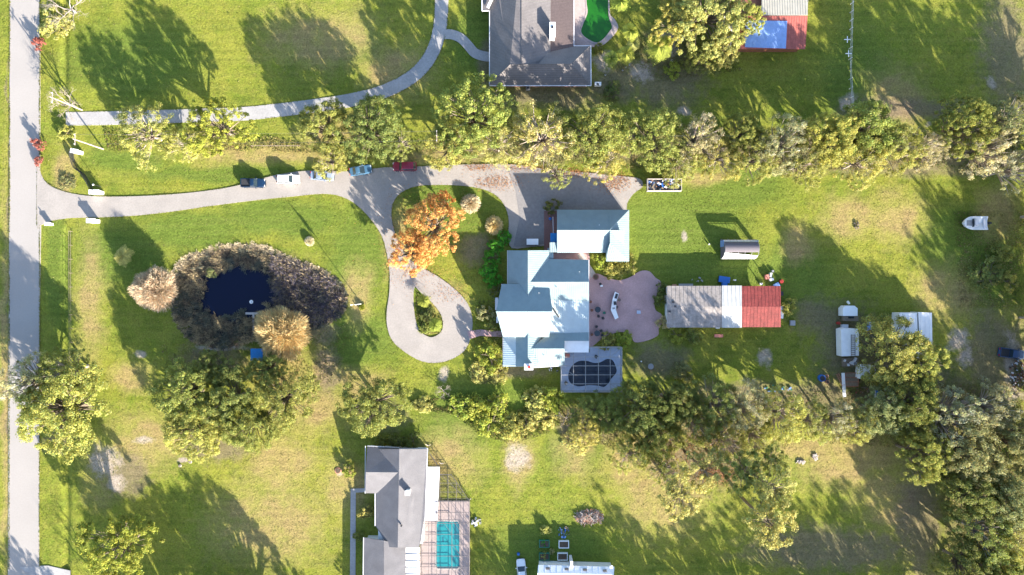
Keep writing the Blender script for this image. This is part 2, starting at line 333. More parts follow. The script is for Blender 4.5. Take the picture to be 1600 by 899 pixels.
    t5 = n.nodes.new('ShaderNodeVectorMath'); t5.operation = 'SCALE'; L(t.outputs[0], t5.inputs[0]); L(mr(mulv(wv.outputs['Fac'], mr(n4, .4, .62, 0, 1)), 0, 1, 1.03, .86), t5.inputs['Scale']); L(t5.outputs[0], b.inputs['Base Color'])
    h = add(add(mulv(n3, .16), mulv(wv.outputs['Fac'], .004)), mulv(n2, .22))
    bp = n.nodes.new('ShaderNodeBump'); bp.inputs['Strength'].default_value = .8; bp.inputs['Distance'].default_value = 1.0; L(h, bp.inputs['Height']); L(bp.outputs[0], b.inputs['Normal'])
ground()
def structure(o): tag(o, kind='structure'); return o
# pond water
structure(sheet('pond_water', wpoly(POND), [], -.72, .02, M['pond']))
# roads and drives
structure(sheet('road', wpoly([(16,-700),(62,-700),(62,60),(63,180),(62,290),(64,350),(62,470),(61,640),(61,1500),(11,1500),(13,640),(15,200)]), [], .02, .4, M['asphalt']))
DR = [(60,255),(64,272),(73,286),(90,296),(115,303),(150,307),(210,307),(280,303),(340,296),(380,288),(430,274),(480,267),(540,268),(600,262),(660,260),(700,258),(800,257),(870,268),(930,272),(975,276),(1000,280),(1004,292),(990,303),(980,318),(976,340),(940,350),(880,352),(868,380),(830,386),(800,388),
      (794,370),(795,345),(790,325),(778,308),(758,297),(728,291),(690,289),(652,291),(627,301),(614,318),(612,340),(617,362),(626,385),(642,407),(665,421),(690,436),(714,455),(731,475),(738,497),(737,520),(729,544),(711,559),(686,567),(660,565),(635,552),(615,535),(606,515),(604,490),(608,460),(609,430),(605,400),(597,370),(581,345),(559,322),(535,308),(505,303),(460,307),(400,313),(330,322),(260,332),(200,338),(150,340),(110,341),(82,345),(64,352),(58,350),(58,262)]
ISL = [(648,449),(659,459),(675,473),(689,492),(692,510),(686,522),(672,527),(656,517),(649,498),(646,470)]
structure(sheet('driveway', wpoly(smooth_poly(DR, 3)), [wpoly(smooth_poly(ISL, 4))], .06, .4, M['drive']))
structure(sheet('apron_shade', wpoly([(792,262),(860,266),(930,271),(950,290),(976,328),(975,345),(880,350),(868,378),(830,385),(802,386),(812,340),(806,300)]), [], .09, .1, M['apron']))  # darker sheet over the drive, painting in the shade by the garage
structure(sheet('neighbor_drive', wpoly(band([(103,186),(160,185),(230,183),(300,181),(380,178),(430,173),(480,167),(530,160),(565,153),(600,143),(635,126),(662,103),(680,72),(688,38),(690,0),(690,-60)], 21)), [], .03, .4, M['concrete']))
structure(sheet('garden_path', wpoly(band([(688,54),(705,54),(720,60),(732,72),(742,83),(756,88),(768,89)], 15)), [], .05, .3, M['concrete']))
structure(sheet('front_walk', wpoly([(730,518),(750,515),(788,518),(788,527),(750,525),(734,530)]), [], .09, .3, M['paver']))
structure(sheet('side_walk', wpoly([(548,764),(572,763),(572,769),(556,770),(555,1000),(546,1000)]), [], .05, .3, M['concrete']))
structure(sheet('patio', wpoly(smooth_poly([(862,390),(900,392),(920,396),(922,425),(935,428),(952,435),(968,438),(985,433),(1000,424),(1014,424),(1024,434),(1032,440),(1031,452),(1023,468),(1024,484),(1034,492),(1034,505),(1029,514),(1028,524),(1012,532),(992,535),(985,524),(972,519),(952,523),(940,530),(918,546),(900,546),(905,470),(900,410),(870,408)], 4)), [], .08, .3, M['paver']))
structure(sheet('brick_strip', wpoly([(850,330),(872,330),(872,396),(850,396)]), [], .115, .2, M['brick']))
structure(sheet('entry_path', wpoly(band([(905,396),(915,412),(928,432)], 9)), [], .1, .1, M['coping']))
structure(sheet('street_verge', wpoly([(30,886),(75,884),(110,892),(112,1000),(50,1000),(50,900)]), [], .04, .2, M['concrete']))

# ------------------------------------------------------------------ plants
NR = np.random.default_rng(7)
def quads(c, nrm, a, b, rng):
    n = nrm / np.linalg.norm(nrm, axis=1, keepdims=True); r = rng.normal(size=n.shape); t1 = np.cross(n, r); t1 /= np.linalg.norm(t1, axis=1, keepdims=True) + 1e-9; t2 = np.cross(n, t1)
    a = np.asarray(a).reshape(-1, 1); b = np.asarray(b).reshape(-1, 1)
    v = np.stack([c - t1 * a, c - t2 * b, c + t1 * a, c + t2 * b], 1).reshape(-1, 3); f = np.arange(len(v)).reshape(-1, 4); return v, f
def leafcol(n, rng, base, spread=.25, moss=0.0):
    k = base * rng.uniform(1 - spread, 1 + spread, n); hue = rng.normal(0, .10, n)
    c = np.stack([k * (1 + hue), k, k * (1 - hue * .5)], 1)
    if moss > 0:
        mm = rng.random(n) < moss; c[mm] *= np.array([1.12, 1.12, 1.7])
    return np.repeat(np.clip(c, .02, 4), 4, axis=0)
def crown_data(rng, Rr, zb, V, nc, per, size, clump, moss, dome=1.0, holes=0.15):
    ph = rng.uniform(0, 6.28, 4); C = []
    while len(C) < nc:
        th = rng.uniform(0, 6.283); out = .84 + .09 * math.sin(2 * th + ph[0]) + .08 * math.sin(3 * th + ph[1]) + .07 * math.sin(5 * th + ph[2])
        rho = math.sqrt(rng.random()); 
        if math.sin(rho * 5 + th * 3 + ph[3]) > 1 - holes * 2 and rng.random() < .8: continue
        r = rho * Rr * out * 1.2; top = math.sqrt(max(0, 1 - (rho * .96) ** 2)) ** dome
        z = zb + V * top * rng.uniform(.45, 1.0) + V * .1 * rng.normal() * .6
        C.append((r * math.cos(th), r * math.sin(th), z))
    C = np.array(C); cs, ns, cc = [], [], []
    for c in C:
        m = int(per * rng.uniform(.6, 1.4)); rc = clump * rng.uniform(.6, 1.35)
        d = rng.normal(size=(m, 3)); d /= np.linalg.norm(d, axis=1, keepdims=True); rr = rc * rng.random(m) ** .4
        p = c + d * rr[:, None] * np.array([1, 1, .6]); cs.append(p); ns.append(d * .9 + np.array([0, 0, .55]) + rng.normal(size=d.shape) * .55)
        cc.append(leafcol(m, rng, rng.uniform(.72, 1.3), .28, moss * (2.2 if rng.random() < .35 else .4)))
    p = np.concatenate(cs); nn = np.concatenate(ns); s = size * rng.uniform(.6, 1.4, len(p))
    v, f = quads(p, nn, s, s * .6, rng); return v, f, np.concatenate(cc), C
def limbs(mb, rng, C, zfork, tr, lean=0.0, frac=.8):
    for c in C:
        if rng.random() > frac: continue
        c = Vector(c); f0 = Vector((0, 0, zfork * rng.uniform(.65, 1.05))); mid = f0.lerp(c, .55) + Vector((rng.normal() * .4, rng.normal() * .4, .3))
        mb.tube([f0, mid, c], [tr * .32, tr * .16, .025], 4, False)
PROTO = {}
def proto(kind, seed):
    """meshes of one plant kind: list of (part name, mesh)"""
    key = (kind, seed)
    if key in PROTO: return PROTO[key]
    rng = np.random.default_rng(seed * 31 + sum(map(ord, kind))); mb = MB(); tmp = []
    def fin(name, v, f, c, m='leaf'):
        o = npmesh(name, v, f, M[m], c); tmp.append((name, o.data)); bpy.data.objects.remove(o)
    def finmb(name, m='bark'):
        o = mb.build(name, M[m], smooth=True); tmp.append((name, o.data)); bpy.data.objects.remove(o)
    if kind in ('oak', 'moss'):
        v, f, c, C = crown_data(rng, 6.8, 3.4, 6.2, 290 if kind == 'oak' else 180, 90, .125, .72, .06 if kind == 'oak' else .25, holes=.15 if kind == 'oak' else .28)
        mb.tube([(0, 0, -.3), (.1, 0, 1.2), (0, .1, 3.6)], [.55, .4, .34], 8); limbs(mb, rng, C, 3.4, .55, frac=.3)
        fin('crown', v, f, c); finmb('trunk', 'bark' if kind == 'oak' else 'palebark')
    elif kind == 'thin':        # sparse mossy crown, pale limbs showing
        v, f, c, C = crown_data(rng, 6.8, 3.4, 6.2, 125, 85, .12, .7, .35, holes=.25)
        mb.tube([(0, 0, -.3), (.1, 0, 1.2), (0, .1, 3.6)], [.45, .36, .3], 8); limbs(mb, rng, C, 3.4, .6, frac=.75)
        fin('crown', v, f, c); finmb('trunk', 'palebark')
    elif kind == 'puff':        # bright rounded cauliflower clumps
        v, f, c, C = crown_data(rng, 6.8, 3.8, 6.2, 230, 105, .125, .6, 0.0, dome=.8, holes=.12)
        mb.tube([(0, 0, -.3), (.1, 0, 1.2), (0, .1, 3.6)], [.5, .4, .34], 8); limbs(mb, rng, C, 3.4, .5, frac=.3)
        fin('crown', v, f, c); finmb('trunk')
    elif kind == 'pine':        # tall bare trunk, tufted top; unit height 16
        v, f, c, C = crown_data(rng, 4.0, 11.2, 4.8, 70, 95, .13, .6, 0.0, dome=.8)
        mb.tube([(0, 0, -.3), (.15, .1, 5), (0, .2, 10), (.1, 0, 14.5)], [.3, .24, .18, .06], 7)
        for q in C:
            z0 = max(9.5, q[2] - 1.6); q = Vector(q); a = Vector((.05, .1, z0)); mb.tube([a, a.lerp(q, .5) + Vector((0, 0, .1)), q], [.06, .04, .02], 4, False)
        for k in range(6):
            a = rng.uniform(0, 6.28); z0 = rng.uniform(5, 9.5); mb.tube([(0, .1, z0), (math.cos(a) * 1.3, math.sin(a) * 1.3, z0 + .3)], [.05, .02], 4, False)
        fin('crown', v, f, c); finmb('trunk')
    elif kind == 'bush':        # unit radius 2, height 2
        v, f, c, C = crown_data(rng, 1.8, .1, 1.8, 34, 62, .12, .45, 0.0, dome=.7, holes=.05)
        mb.tube([(0, 0, -.2), (0, 0, .8)], [.09, .05], 5); limbs(mb, rng, C, .5, .15, frac=.5); fin('foliage', v, f, c); finmb('stem')
    elif kind == 'bare':        # leafless branching crown, unit radius 5, height 8
        def br(p, d, L, r, lev):
            q = p + d * L; m = p.lerp(q, .5) + Vector(rng.normal(size=3)) * L * .06; mb.tube([p, m, q], [r, r * .8, r * .55], 4 if lev < 3 else 3, False)
            if lev < 5:
                for k in range(4 if lev < 2 else 3):
                    nd = (d + Vector(rng.normal(size=3)) * (.55 if lev else .8) + Vector((0, 0, .12))).normalized(); br(q if k else m.lerp(q, .6), nd, L * .68, r * .52, lev + 1)
        mb.tube([(0, 0, -.3), (0, 0, 2.2)], [.28, .2], 7)
        for k in range(5):
            a = k * 1.256 + rng.uniform(-.3, .3); br(Vector((0, 0, 2.0)), Vector((math.cos(a), math.sin(a), .75)).normalized(), 2.1, .13, 1)
        finmb('trunk', 'palebark')
    elif kind == 'fluffy':      # fine feathery twigs, dome; unit radius 4.5 height 6
        N = 12000; th = rng.uniform(0, 6.283, N); ce = rng.uniform(.0, 1, N); rr = rng.uniform(.62, 1, N) * (1 + .07 * np.sin(3 * th + 1) + .06 * np.sin(7 * th + ce * 4)); sn = np.sqrt(1 - ce ** 2)
        d = np.stack([np.cos(th) * sn, np.sin(th) * sn, ce], 1); p = d * rr[:, None] * np.array([4.4, 4.4, 4.0]) + np.array([0, 0, 1.6])
        tdir = d + rng.normal(size=d.shape) * .28; tdir /= np.linalg.norm(tdir, axis=1, keepdims=True); side = np.cross(tdir, rng.normal(size=d.shape)); side /= np.linalg.norm(side, axis=1, keepdims=True)
        L = rng.uniform(.2, .5, N)[:, None]; wd = rng.uniform(.02, .045, N)[:, None]
        v = np.stack([p - tdir * L - side * wd, p - tdir * L + side * wd, p + tdir * L + side * wd * .5, p + tdir * L - side * wd * .5], 1).reshape(-1, 3); f = np.arange(len(v)).reshape(-1, 4)
        cl = .75 + .5 * vnoise(th * 3, ce * 6, 1.0, seed); mb.tube([(0, 0, -.3), (0, 0, 1.5), (0, 0, 3.2)], [.28, .2, .1], 6)
        for k in range(0, N, 60): mb.tube([(0, 0, 1.4 + (k % 7) * .2), tuple(p[k] * .6 + np.array([0, 0, .8])), tuple(p[k])], [.07, .04, .015], 3, False)
        c = leafcol(N, rng, 1.0, .25); c *= np.repeat(cl, 4)[:, None]
        fin('crown', v, f, c, 'blade'); finmb('trunk', 'palebark')
    elif kind == 'autumn':
        v, f, c, C = crown_data(rng, 7.2, 3.4, 5.6, 230, 75, .15, .7, 0, holes=.28)
        hue = np.repeat(rng.uniform(0, 1, len(v) // 4), 4); c[:, 1] *= .75 + .6 * hue; c[:, 2] *= .7 + .9 * hue
        mb.tube([(0, 0, -.3), (.1, 0, 1.2), (0, .1, 3.2)], [.45, .35, .28], 8); limbs(mb, rng, C, 3.0, .4, frac=.5); fin('crown', v, f, c); finmb('trunk')
    elif kind == 'tuft':        # pampas-like round tuft, unit radius 2
        N = 2600; th = rng.uniform(0, 6.283, N); ce = rng.uniform(.05, 1, N) ** .7; sn = np.sqrt(1 - ce ** 2); d = np.stack([np.cos(th) * sn, np.sin(th) * sn, ce], 1)
        side = np.cross(d, rng.normal(size=d.shape)); side /= np.linalg.norm(side, axis=1, keepdims=True); L = rng.uniform(1.3, 2.05, N)[:, None]
        a = d * .15; b_ = d * L * .6 + np.array([0, 0, .35]); e = d * L; wd = .035
        v = np.stack([a - side * wd, a + side * wd, b_ + side * wd, b_ - side * wd, b_ - side * wd, b_ + side * wd, e + side * wd * .8, e - side * wd * .8], 1).reshape(-1, 3); f = np.arange(len(v)).reshape(-1, 4)
        fin('blades', v, f, np.repeat(leafcol(N, rng, 1, .3), 2, axis=0), 'blade')
    elif kind == 'palm':
        V_, F_, Cc = [], [], []
        for k in range(17):
            a = k * 2.4 + rng.uniform(-.2, .2); el = rng.uniform(.15, 1.1); L = rng.uniform(1.9, 2.6); last = None
            for i in range(12):
                t = (i + .5) / 12; rr = L * t * math.cos(el * .5); z = 2.6 + L * (math.sin(el) * t - .75 * t * t)
                c0 = np.array([math.cos(a) * rr, math.sin(a) * rr, z]); sd_ = np.array([-math.sin(a), math.cos(a), 0]); fw = np.array([math.cos(a), math.sin(a), -.3]); l2 = .75 * math.sin(math.pi * min(1, t * .9 + .12)) + .05
                for sg in (-1, 1):
                    tip = c0 + sd_ * sg * l2 + fw * l2 * .6 - np.array([0, 0, .12]); n0 = len(V_); V_ += [c0 - fw * .05, c0 + fw * .08, tip + fw * .03, tip - fw * .02]; F_.append((n0, n0 + 1, n0 + 2, n0 + 3)); Cc += [[rng.uniform(.7, 1.3)] * 3] * 4
        fin('fronds', np.array(V_), np.array(F_), np.array(Cc)); mb.tube([(0, 0, -.2), (.05, 0, 1.3), (0, 0, 2.6)], [.2, .14, .13], 7); finmb('trunk')
    PROTO[key] = tmp; return tmp
UNIT = dict(oak=(7, 10, .62), moss=(7, 10, .62), thin=(7, 10, .62), puff=(7, 10, .65), pine=(4.2, 16, .84), bush=(2, 2, .4), bare=(5, 8, .6), fluffy=(4.5, 6, .5), autumn=(7, 9.5, .62), tuft=(2, 2, .4), palm=(2.3, 3, .8))
NAMES = dict(oak='oak_tree', moss='mossy_tree', thin='mossy_tree', puff='round_tree', pine='pine_tree', bush='shrub', bare='bare_tree', fluffy='feathery_tree', autumn='autumn_tree', tuft='grass_tuft', palm='palm_tree')
CATS = dict(bush='shrub', tuft='ornamental grass', palm='palm'); NSEED = dict(oak=4, moss=3, thin=2, puff=2, pine=3, bush=3, bare=2, fluffy=2, autumn=1, tuft=2, palm=2)
COL = dict(Y=(.37, .355, .085), G=(.26, .28, .065), D=(.19, .215, .055), M=(.39, .37, .17), B=(.31, .35, .055), L=(.42, .4, .12), E=(.1, .34, .03), O=(.74, .37, .11), T=(.56, .46, .32), W=(.6, .53, .34), N=(.2, .14, .1), P=(.33, .11, .09), A=(.62, .5, .24), K=(.27, .28, .11))
_cnt = 0
def plant(kind, px, py, r, h, tint, label, group=None, name=None, cat=None):
    global _cnt; _cnt += 1
    ur, uh, zf = UNIT[kind]; b = P(px, py, h * zf); b.z = -.12
    pr = proto(kind, _cnt % NSEED[kind]); rr = random.Random(_cnt * 7 + 3); k = r * S / ur
    e = lempty(name or NAMES[kind], b, label, cat or CATS.get(kind, 'tree'), group, rr.uniform(0, 6.28)); e.scale = (k, k * rr.uniform(.92, 1.08), h / uh)
    c = COL[tint]; j = rr.uniform(.88, 1.12); wv = rr.uniform(.93, 1.07)
    for nm, me in pr:
        o = bpy.data.objects.new(nm, me); col.objects.link(o); o.parent = e; o.color = (c[0] * j * wv, c[1] * j, c[2] * j, 1)
    return e
GN, GS, GH, GO = 'trees in the row north of the driveway', 'trees in the strip south of the house', 'shrubs of the hedge below the house', 'trees south and east of the picture'
PL = [
 ('moss',225,207,46,10.3,'Y','olive mossy tree beside the roadside pole, westernmost of the north row',GN),
 ('moss',288,222,30,8,'Y','small olive tree squeezed between two larger ones near the pole',GN),
 ('puff',337,197,47,12.6,'B','bright green rounded tree overhanging the pale curved drive',GN),
 ('oak',505,197,42,11.5,'G','dark leafy tree right below the shadowed bend of the pale drive',GN),
 ('oak',575,203,50,12.1,'D','broad dark green tree above the light blue sedan',GN),
 ('moss',515,250,28,9.2,'Y','drooping olive tree hanging over the blue and white car',GN),
 ('moss',622,224,26,7,'G','small green tree just above the maroon car',GN),
 ('puff',738,178,58,14.9,'G','large green tree at the south-west corner of the tan-roofed house',GN),
 ('oak',705,222,42,10.3,'Y','olive tree below the large tree at the house corner',GN),
 ('moss',778,225,38,10.3,'L','pale green tree over the leaf-strewn part of the driveway',GN),
 ('thin',848,212,52,14.5,'L','thin-leaved tree with white limbs showing above the dark apron',GN),
 ('thin',870,272,24,8,'G','small branchy tree drooping over the dark parking apron',GN),
 ('oak',925,208,50,15,'G','dense green tree due south of the house corner with the air unit',GN),
 ('moss',945,252,32,10.3,'Y','olive tree above the pale end of the driveway',GN),
 ('oak',1020,215,50,12.6,'G','dense green tree above the debris trailer, left of the dead limbs',GN),
 ('moss',1062,255,34,10.3,'Y','olive tree whose edge covers the end of the debris trailer',GN),
 ('thin',1092,215,38,12.6,'M','greyish mossy tree with dead brown limbs in the north row',GN),
 ('moss',1128,245,38,10.3,'Y','light olive tree at the north edge of the side lawn',GN),
 ('oak',1165,208,32,12.3,'G','small green tree at the top edge of the row under the barn',GN),
 ('moss',1180,248,36,12.3,'Y','yellowish tree over the upper right of the side lawn',GN),
 ('moss',1225,225,42,14.6,'M','grey-green mossy tree with a long trunk shadow at its top',GN),
 ('moss',1262,252,36,13.5,'Y','pale mossy tree right above the dark lawn shadow',GN),
 ('oak',1300,215,42,15.8,'Y','tall olive tree just below the end of the white-posted fence',GN),
 ('oak',1352,205,50,15.8,'G','broad green tree with brown gaps, right of the fence end',GN),
 ('moss',1350,250,36,13.5,'Y','pale olive tree reaching down into the back lawn',GN),
 ('moss',1405,228,40,14.6,'Y','olive tree beside the small blue-grey bare patch',GN),
 ('thin',1448,232,32,13.5,'M','sparse mossy tree among thin shadows in the north row',GN),
 ('puff',1508,198,44,16.9,'G','bright-topped green tree near the right end of the north row',GN),
 ('thin',1545,232,44,15.8,'M','large grey mossy tree at the right end of the north row',GN),
 ('moss',1590,185,42,16.9,'K','dark mossy tree cut by the right edge, above its grey neighbours',GN),
 ('thin',1592,262,34,15.8,'M','grey mossy tree cut by the right edge, lowest in the north row',GN),
 ('puff',1108,22,62,11,'L','huge light green tree covering the left half of the red barn',None),
 ('puff',1060,30,40,9,'Y','yellow-green tree left of the huge tree by the barn',None),
 ('puff',1128,78,30,8,'L','lower lobe-like tree at the barn corner with the white edge',None),
 ('oak',1100,88,26,7,'G','small green tree below the round stone ring',None),
 ('puff',1165,30,28,10,'Y','small bright tree hanging over the blue tarp on the barn',None),
 ('palm',1030,73,24,5,'B','bushy green palm left of the stone ring',None),
 ('palm',985,50,15,4,'B','small palm beside the corner of the green pool',None),
 ('palm',978,85,16,4,'B','bright palm just below the green pool deck',None),
 ('palm',955,92,14,4,'B','low palm close to the corner of the tan-roofed house',None),
 ('palm',990,68,12,3,'L','yellowish palm between two brighter palms by the green pool',None),
 ('palm',970,3,16,4,'B','palm at the top edge, right of the green pool',None),
 ('bush',1052,110,14,2,'B','low shrub in a line below the palm and stone ring',None),
 ('bush',1075,102,12,2,'G','dark shrub right of the white pot',None),
 ('bush',958,142,16,1.6,'D','dark low shrub off the corner of the tan-roofed house',None),
 ('bush',935,75,9,1.5,'G','tiny shrub against the mauve pool deck',None),
 # west side
 ('bare',100,8,44,6,'T','spreading leafless pale tree at the top left corner',None),
 ('bush',85,35,26,2,'L','yellow-green shrub clump below the bare tree in the corner',None),
 ('bare',95,157,30,8,'T','leafless pale tree leaning over the road above the drive entrance',None),
 ('bush',60,68,10,3,'P','small round red-leaved shrub beside the road, higher of two',None),
 ('bush',60,225,10,3,'P','dark red shrub at the road edge near the driveway mouth',None),
 ('bush',60,252,8,2,'P','small reddish shrub just under the dark red one',None),
 ('bush',103,208,14,2.2,'Y','yellowish shrub right above the white entrance wall',None),
 ('bush',105,285,14,0.9,'K','grey low shrub on the grass corner by the driveway mouth',None),
 ('fluffy',238,452,35,7,'T','pink-tan feathery round tree on the left bank of the pond',None),
 ('fluffy',438,522,45,7.5,'A','golden tan feathery tree between the pond and the blue canopy',None),
 ('tuft',483,377,9,1.2,'W','small pale grass tuft alone on the lawn above the pond',None),
 ('tuft',735,318,17,2.3,'W','round pale ornamental grass near the top of the driveway lawn',None),
 ('tuft',772,352,17,2.3,'A','round golden ornamental grass beside the dark apron',None),
 ('palm',193,400,17,3,'L','young yellow-green palm on the west lawn',None),
 ('bush',330,427,9,1,'K','small green clump in the left corner of the pond water',None),
 ('autumn',678,352,44,10,'O','large orange autumn tree spreading over the driveway bend',None),
 ('autumn',690,318,20,7,'O','small orange tree above the big autumn tree on the lawn',None),
 ('autumn',640,395,34,8,'O','sparse yellow-orange tree reaching over the driveway, lower left of the big autumn tree',None),
 ('tuft',565,480,6,1,'B','tiny bright yellow-green tuft at the flagpole foot',None),
 ('oak',92,645,66,14.5,'Y','big yellow-green tree between the street and the dry lawn',None),
 ('thin',42,598,40,13,'M','greyish mossy tree reaching over the street',None),
 ('moss',95,580,36,13.5,'G','dark green tree touching the top of the big roadside tree',None),
 ('puff',182,857,56,12,'B','bright green round tree at the bottom left of the picture',None),
 ('oak',290,618,50,11.5,'G','green tree under the pond, leftmost of the joined crowns',None),
 ('oak',305,672,48,11.5,'Y','yellow-green tree at the lower left of the joined crowns under the pond',None),
 ('oak',360,625,46,11.5,'D','dark tree in the middle of the joined crowns under the pond',None),
 ('oak',385,665,42,11.5,'G','green tree at the lowest middle of the joined crowns under the pond',None),
 ('oak',440,625,46,11.5,'G','right-hand tree of the joined crowns under the pond',None),
 ('oak',415,580,28,9.2,'D','small dark tree right of the blue canopy, touching the golden tree',None),
 ('oak',330,580,30,9.2,'D','small dark tree left of the blue canopy by the pond bank',None),
 ('oak',580,632,52,10.9,'G','single round green tree just above the grey-shingled house',None),
 ('bush',620,690,14,2.5,'D','dark shrub on the north wall of the grey-shingled house',None),
 ('bush',595,692,12,2.5,'D','dark shrub at the upper left corner of the grey-shingled house',None),
 ('bush',645,690,14,2.5,'D','dark shrub at the upper right corner of the grey-shingled house',None),
 ('bush',572,800,13,2.6,'L','pale yellow flowering shrub between side walk and grey-shingled house',None),
 ('bush',560,838,9,1.5,'G','low green shrub at the bottom of the side walk bed',None),
 ('bush',546,735,13,2.2,'B','round bright shrub left of the grey-shingled house',None),
 ('bare',692,612,15,3,'T','small leafless pale tree at the end of the long hedge',None),
 ('bush',660,634,16,1.5,'L','low pale shrub left of the leafless tree at the hedge end',None),
 # main garden
 ('bush',763,556,24,4.5,'B','tall bright shrub at the front corner of the metal-roofed house',None),
 ('bush',748,583,17,2,'L','pale shrub under the tall bright one at the house corner',None),
 ('bush',780,585,16,2,'L','pale yellow shrub at the lower left corner of the metal-roofed house',None),
 ('bush',758,490,15,1.8,'M','grey-pink flowering shrub above the front walk',None),
 ('bush',768,508,11,1.5,'G','small green shrub between front walk and house wall',None),
 ('palm',662,470,12,2.4,'B','bright young palm at the top of the driveway island',None),
 ('palm',680,508,12,2.2,'B','bright green palm at the bottom right of the driveway island',None),
 ('bush',668,492,13,1.6,'D','dark shrub in the middle of the driveway island',None),
 ('bush',664,514,10,1.2,'G','low shrub at the bottom left of the driveway island',None),
 ('bush',863,323,14,3,'D','dark rounded shrub at the garage end of the brick strip',None),
 ('bush',938,409,13,2.5,'B','bright shrub in the corner between garage and patio',None),
 ('bush',960,420,18,2.2,'Y','olive shrub bed on the patio edge below the garage',None),
 ('bush',983,414,15,2.2,'Y','olive shrub at the lower right corner of the garage',None),
 ('bush',948,533,15,2,'Y','olive shrub above the screened blue pool',None),
 ('bush',975,531,15,2.4,'B','bright shrub where the patio meets the screened pool',None),
 ('bush',1033,468,13,2.4,'D','dark shrub between the patio and the long shed, upper',None),
 ('bush',1034,452,11,2.2,'D','dark shrub at the upper left corner of the long shed',None),
 ('bush',1037,505,12,2,'A','brownish shrub at the lower left corner of the long shed',None),
 ('bush',1058,524,15,1.6,'B','green shrub below the left end of the long shed',None),
 ('bush',1085,524,15,1.6,'G','low green shrub along the bottom wall of the long shed',None),
 ('bush',1068,581,17,1.8,'K','oval grey-green shrub alone on the shaded lawn',None),
 ('bush',1232,480,14,2.5,'Y','scraggly olive shrub at the red end of the long shed',None),
 ('bush',1540,425,28,2.2,'D','wide dark green shrub patch on the right-hand lawn',None),
 ('bush',1565,395,18,2,'G','green shrub up and right of the wide shrub patch',None),
 ('bush',1575,440,16,2,'Y','olive weedy shrub at the right edge of the shrub patch',None),
 # hedge in front of house
 ('bush',786,372,13,2,'E','vivid green hedge shrub nearest the dark apron','shrubs of the winding front hedge'),
 ('bush',774,385,13,2,'E','vivid green hedge shrub, second down from the apron','shrubs of the winding front hedge'),
 ('bush',768,402,14,2,'E','vivid green hedge shrub in the middle of the winding hedge','shrubs of the winding front hedge'),
 ('bush',763,420,15,2.2,'E','vivid green hedge shrub at the widest part of the winding hedge','shrubs of the winding front hedge'),
 ('bush',770,437,14,2,'E','dark green hedge shrub, last of the winding hedge','shrubs of the winding front hedge'),
 ('bush',777,455,14,1.8,'D','dark shrub against the front wall under the hedge end',None),
 # hedge south
 ('bush',722,634,21,2.6,'B','bright shrub at the left start of the long hedge',GH),
 ('bush',745,640,24,3,'B','dense bright shrub second from the left in the long hedge',GH),
 ('bush',765,662,24,2.6,'B','low bright shrub on the lawn side of the long hedge',GH),
 ('bush',778,632,20,3.6,'B','tallest shrub of the long hedge, on its house side',GH),
 ('bush',795,668,25,2.6,'Y','yellowish shrub at the lowest bulge of the long hedge',GH),
 ('bush',822,662,18,2,'L','pale shrub where the long hedge narrows',GH),
 ('bush',838,628,24,4,'L','tall pale shrub below the house chimney side of the hedge',GH),
 ('bush',862,620,20,4.5,'B','bright shrub at the lower left corner of the screened pool',GH),
 ('bush',852,655,18,2.2,'L','low pale shrub left of the dark bare gap',GH),
 ('bush',900,690,22,1.4,'L','flat yellowish shrub on the edge of the dry lawn',GH),
 ('bare',886,655,20,4,'N','leafless brown tree in the dark gap right of the hedge',None),
 # south strip
 ('oak',925,650,36,5.7,'G','green tree just below the screened blue pool',GS),
 ('oak',965,648,35,7,'G','green tree right of the screened pool in the south strip',GS),
 ('moss',915,675,26,8.4,'Y','small olive tree on the lawn edge below the pool',GS),
 ('oak',1008,640,44,14.5,'D','dark tree nearest the long shed in the south strip',GS),
 ('moss',985,712,32,10.6,'Y','thin olive tree at the left tip of the pine grove',GS),
 ('oak',1050,628,40,14.5,'D','dark green tree between the shed lawn and the pines',GS),
 ('oak',1030,680,38,12.7,'G','mid green tree in the middle of the grove, left part',GS),
 ('moss',1085,655,40,13.7,'G','green mossy tree in the middle of the grove',GS),
 ('thin',1045,740,32,13.7,'Y','sparse olive tree over thin trunks at the grove bottom',GS),
 ('moss',1120,632,38,14.5,'G','green tree at the top of the grove near the teal tarp',GS),
 ('pine',1064,776,33,17,'L','tall pale pine with a lit tuft at the left bottom of the grove',GS),
 ('pine',1100,735,33,16,'L','tall pine left of the orange-brown leaf gap',GS),
 ('thin',1135,690,34,13.7,'Y','sparse pale tree above the orange-brown leaf gap',GS),
 ('pine',1160,738,32,17,'G','dark-topped pine right of the orange-brown leaf gap',GS),
 ('pine',1207,762,38,19,'L','tall bright pine with a rounded lit crown over the dry lawn',GS),
 ('pine',1208,822,35,21,'L','tallest lit pine, lowest crown over the bottom right lawn',GS),
 ('pine',1210,720,24,16,'G','pine just above the two lit crowns',GS),
 ('moss',1165,640,38,14.5,'M','grey mossy tree just below the teal tarp',GS),
 ('moss',1180,682,36,11.6,'Y','pale olive tree at the top right of the pine grove',GS),
 ('moss',1225,650,40,14.5,'Y','pale olive tree above the pale rubble piles',GS),
 ('moss',1268,658,36,10.6,'Y','yellowish tree at the top edge of the bottom right lawn',GS),
 ('thin',1305,656,30,11.6,'M','grey-green mossy tree below the red-framed trailer',GS),
 ('moss',1340,662,34,10.6,'Y','olive tree under the camper yard, leftmost by the lawn edge',GS),
 ('oak',1380,645,40,12.7,'K','grey-green tree between the camper yard and the brown gap',GS),
 ('oak',1428,640,42,13.7,'G','green tree directly below the crown that covers the trailers',GS),
 ('puff',1442,712,40,13.7,'Y','bright lit tree hanging over the right end of the dry lawn',GS),
 ('thin',1488,655,48,14.9,'M','large silvery mossy tree at the right of the camper yard',GS),
 ('oak',1515,705,52,14.9,'K','large grey-green tree right of the bright lit tree',GS),
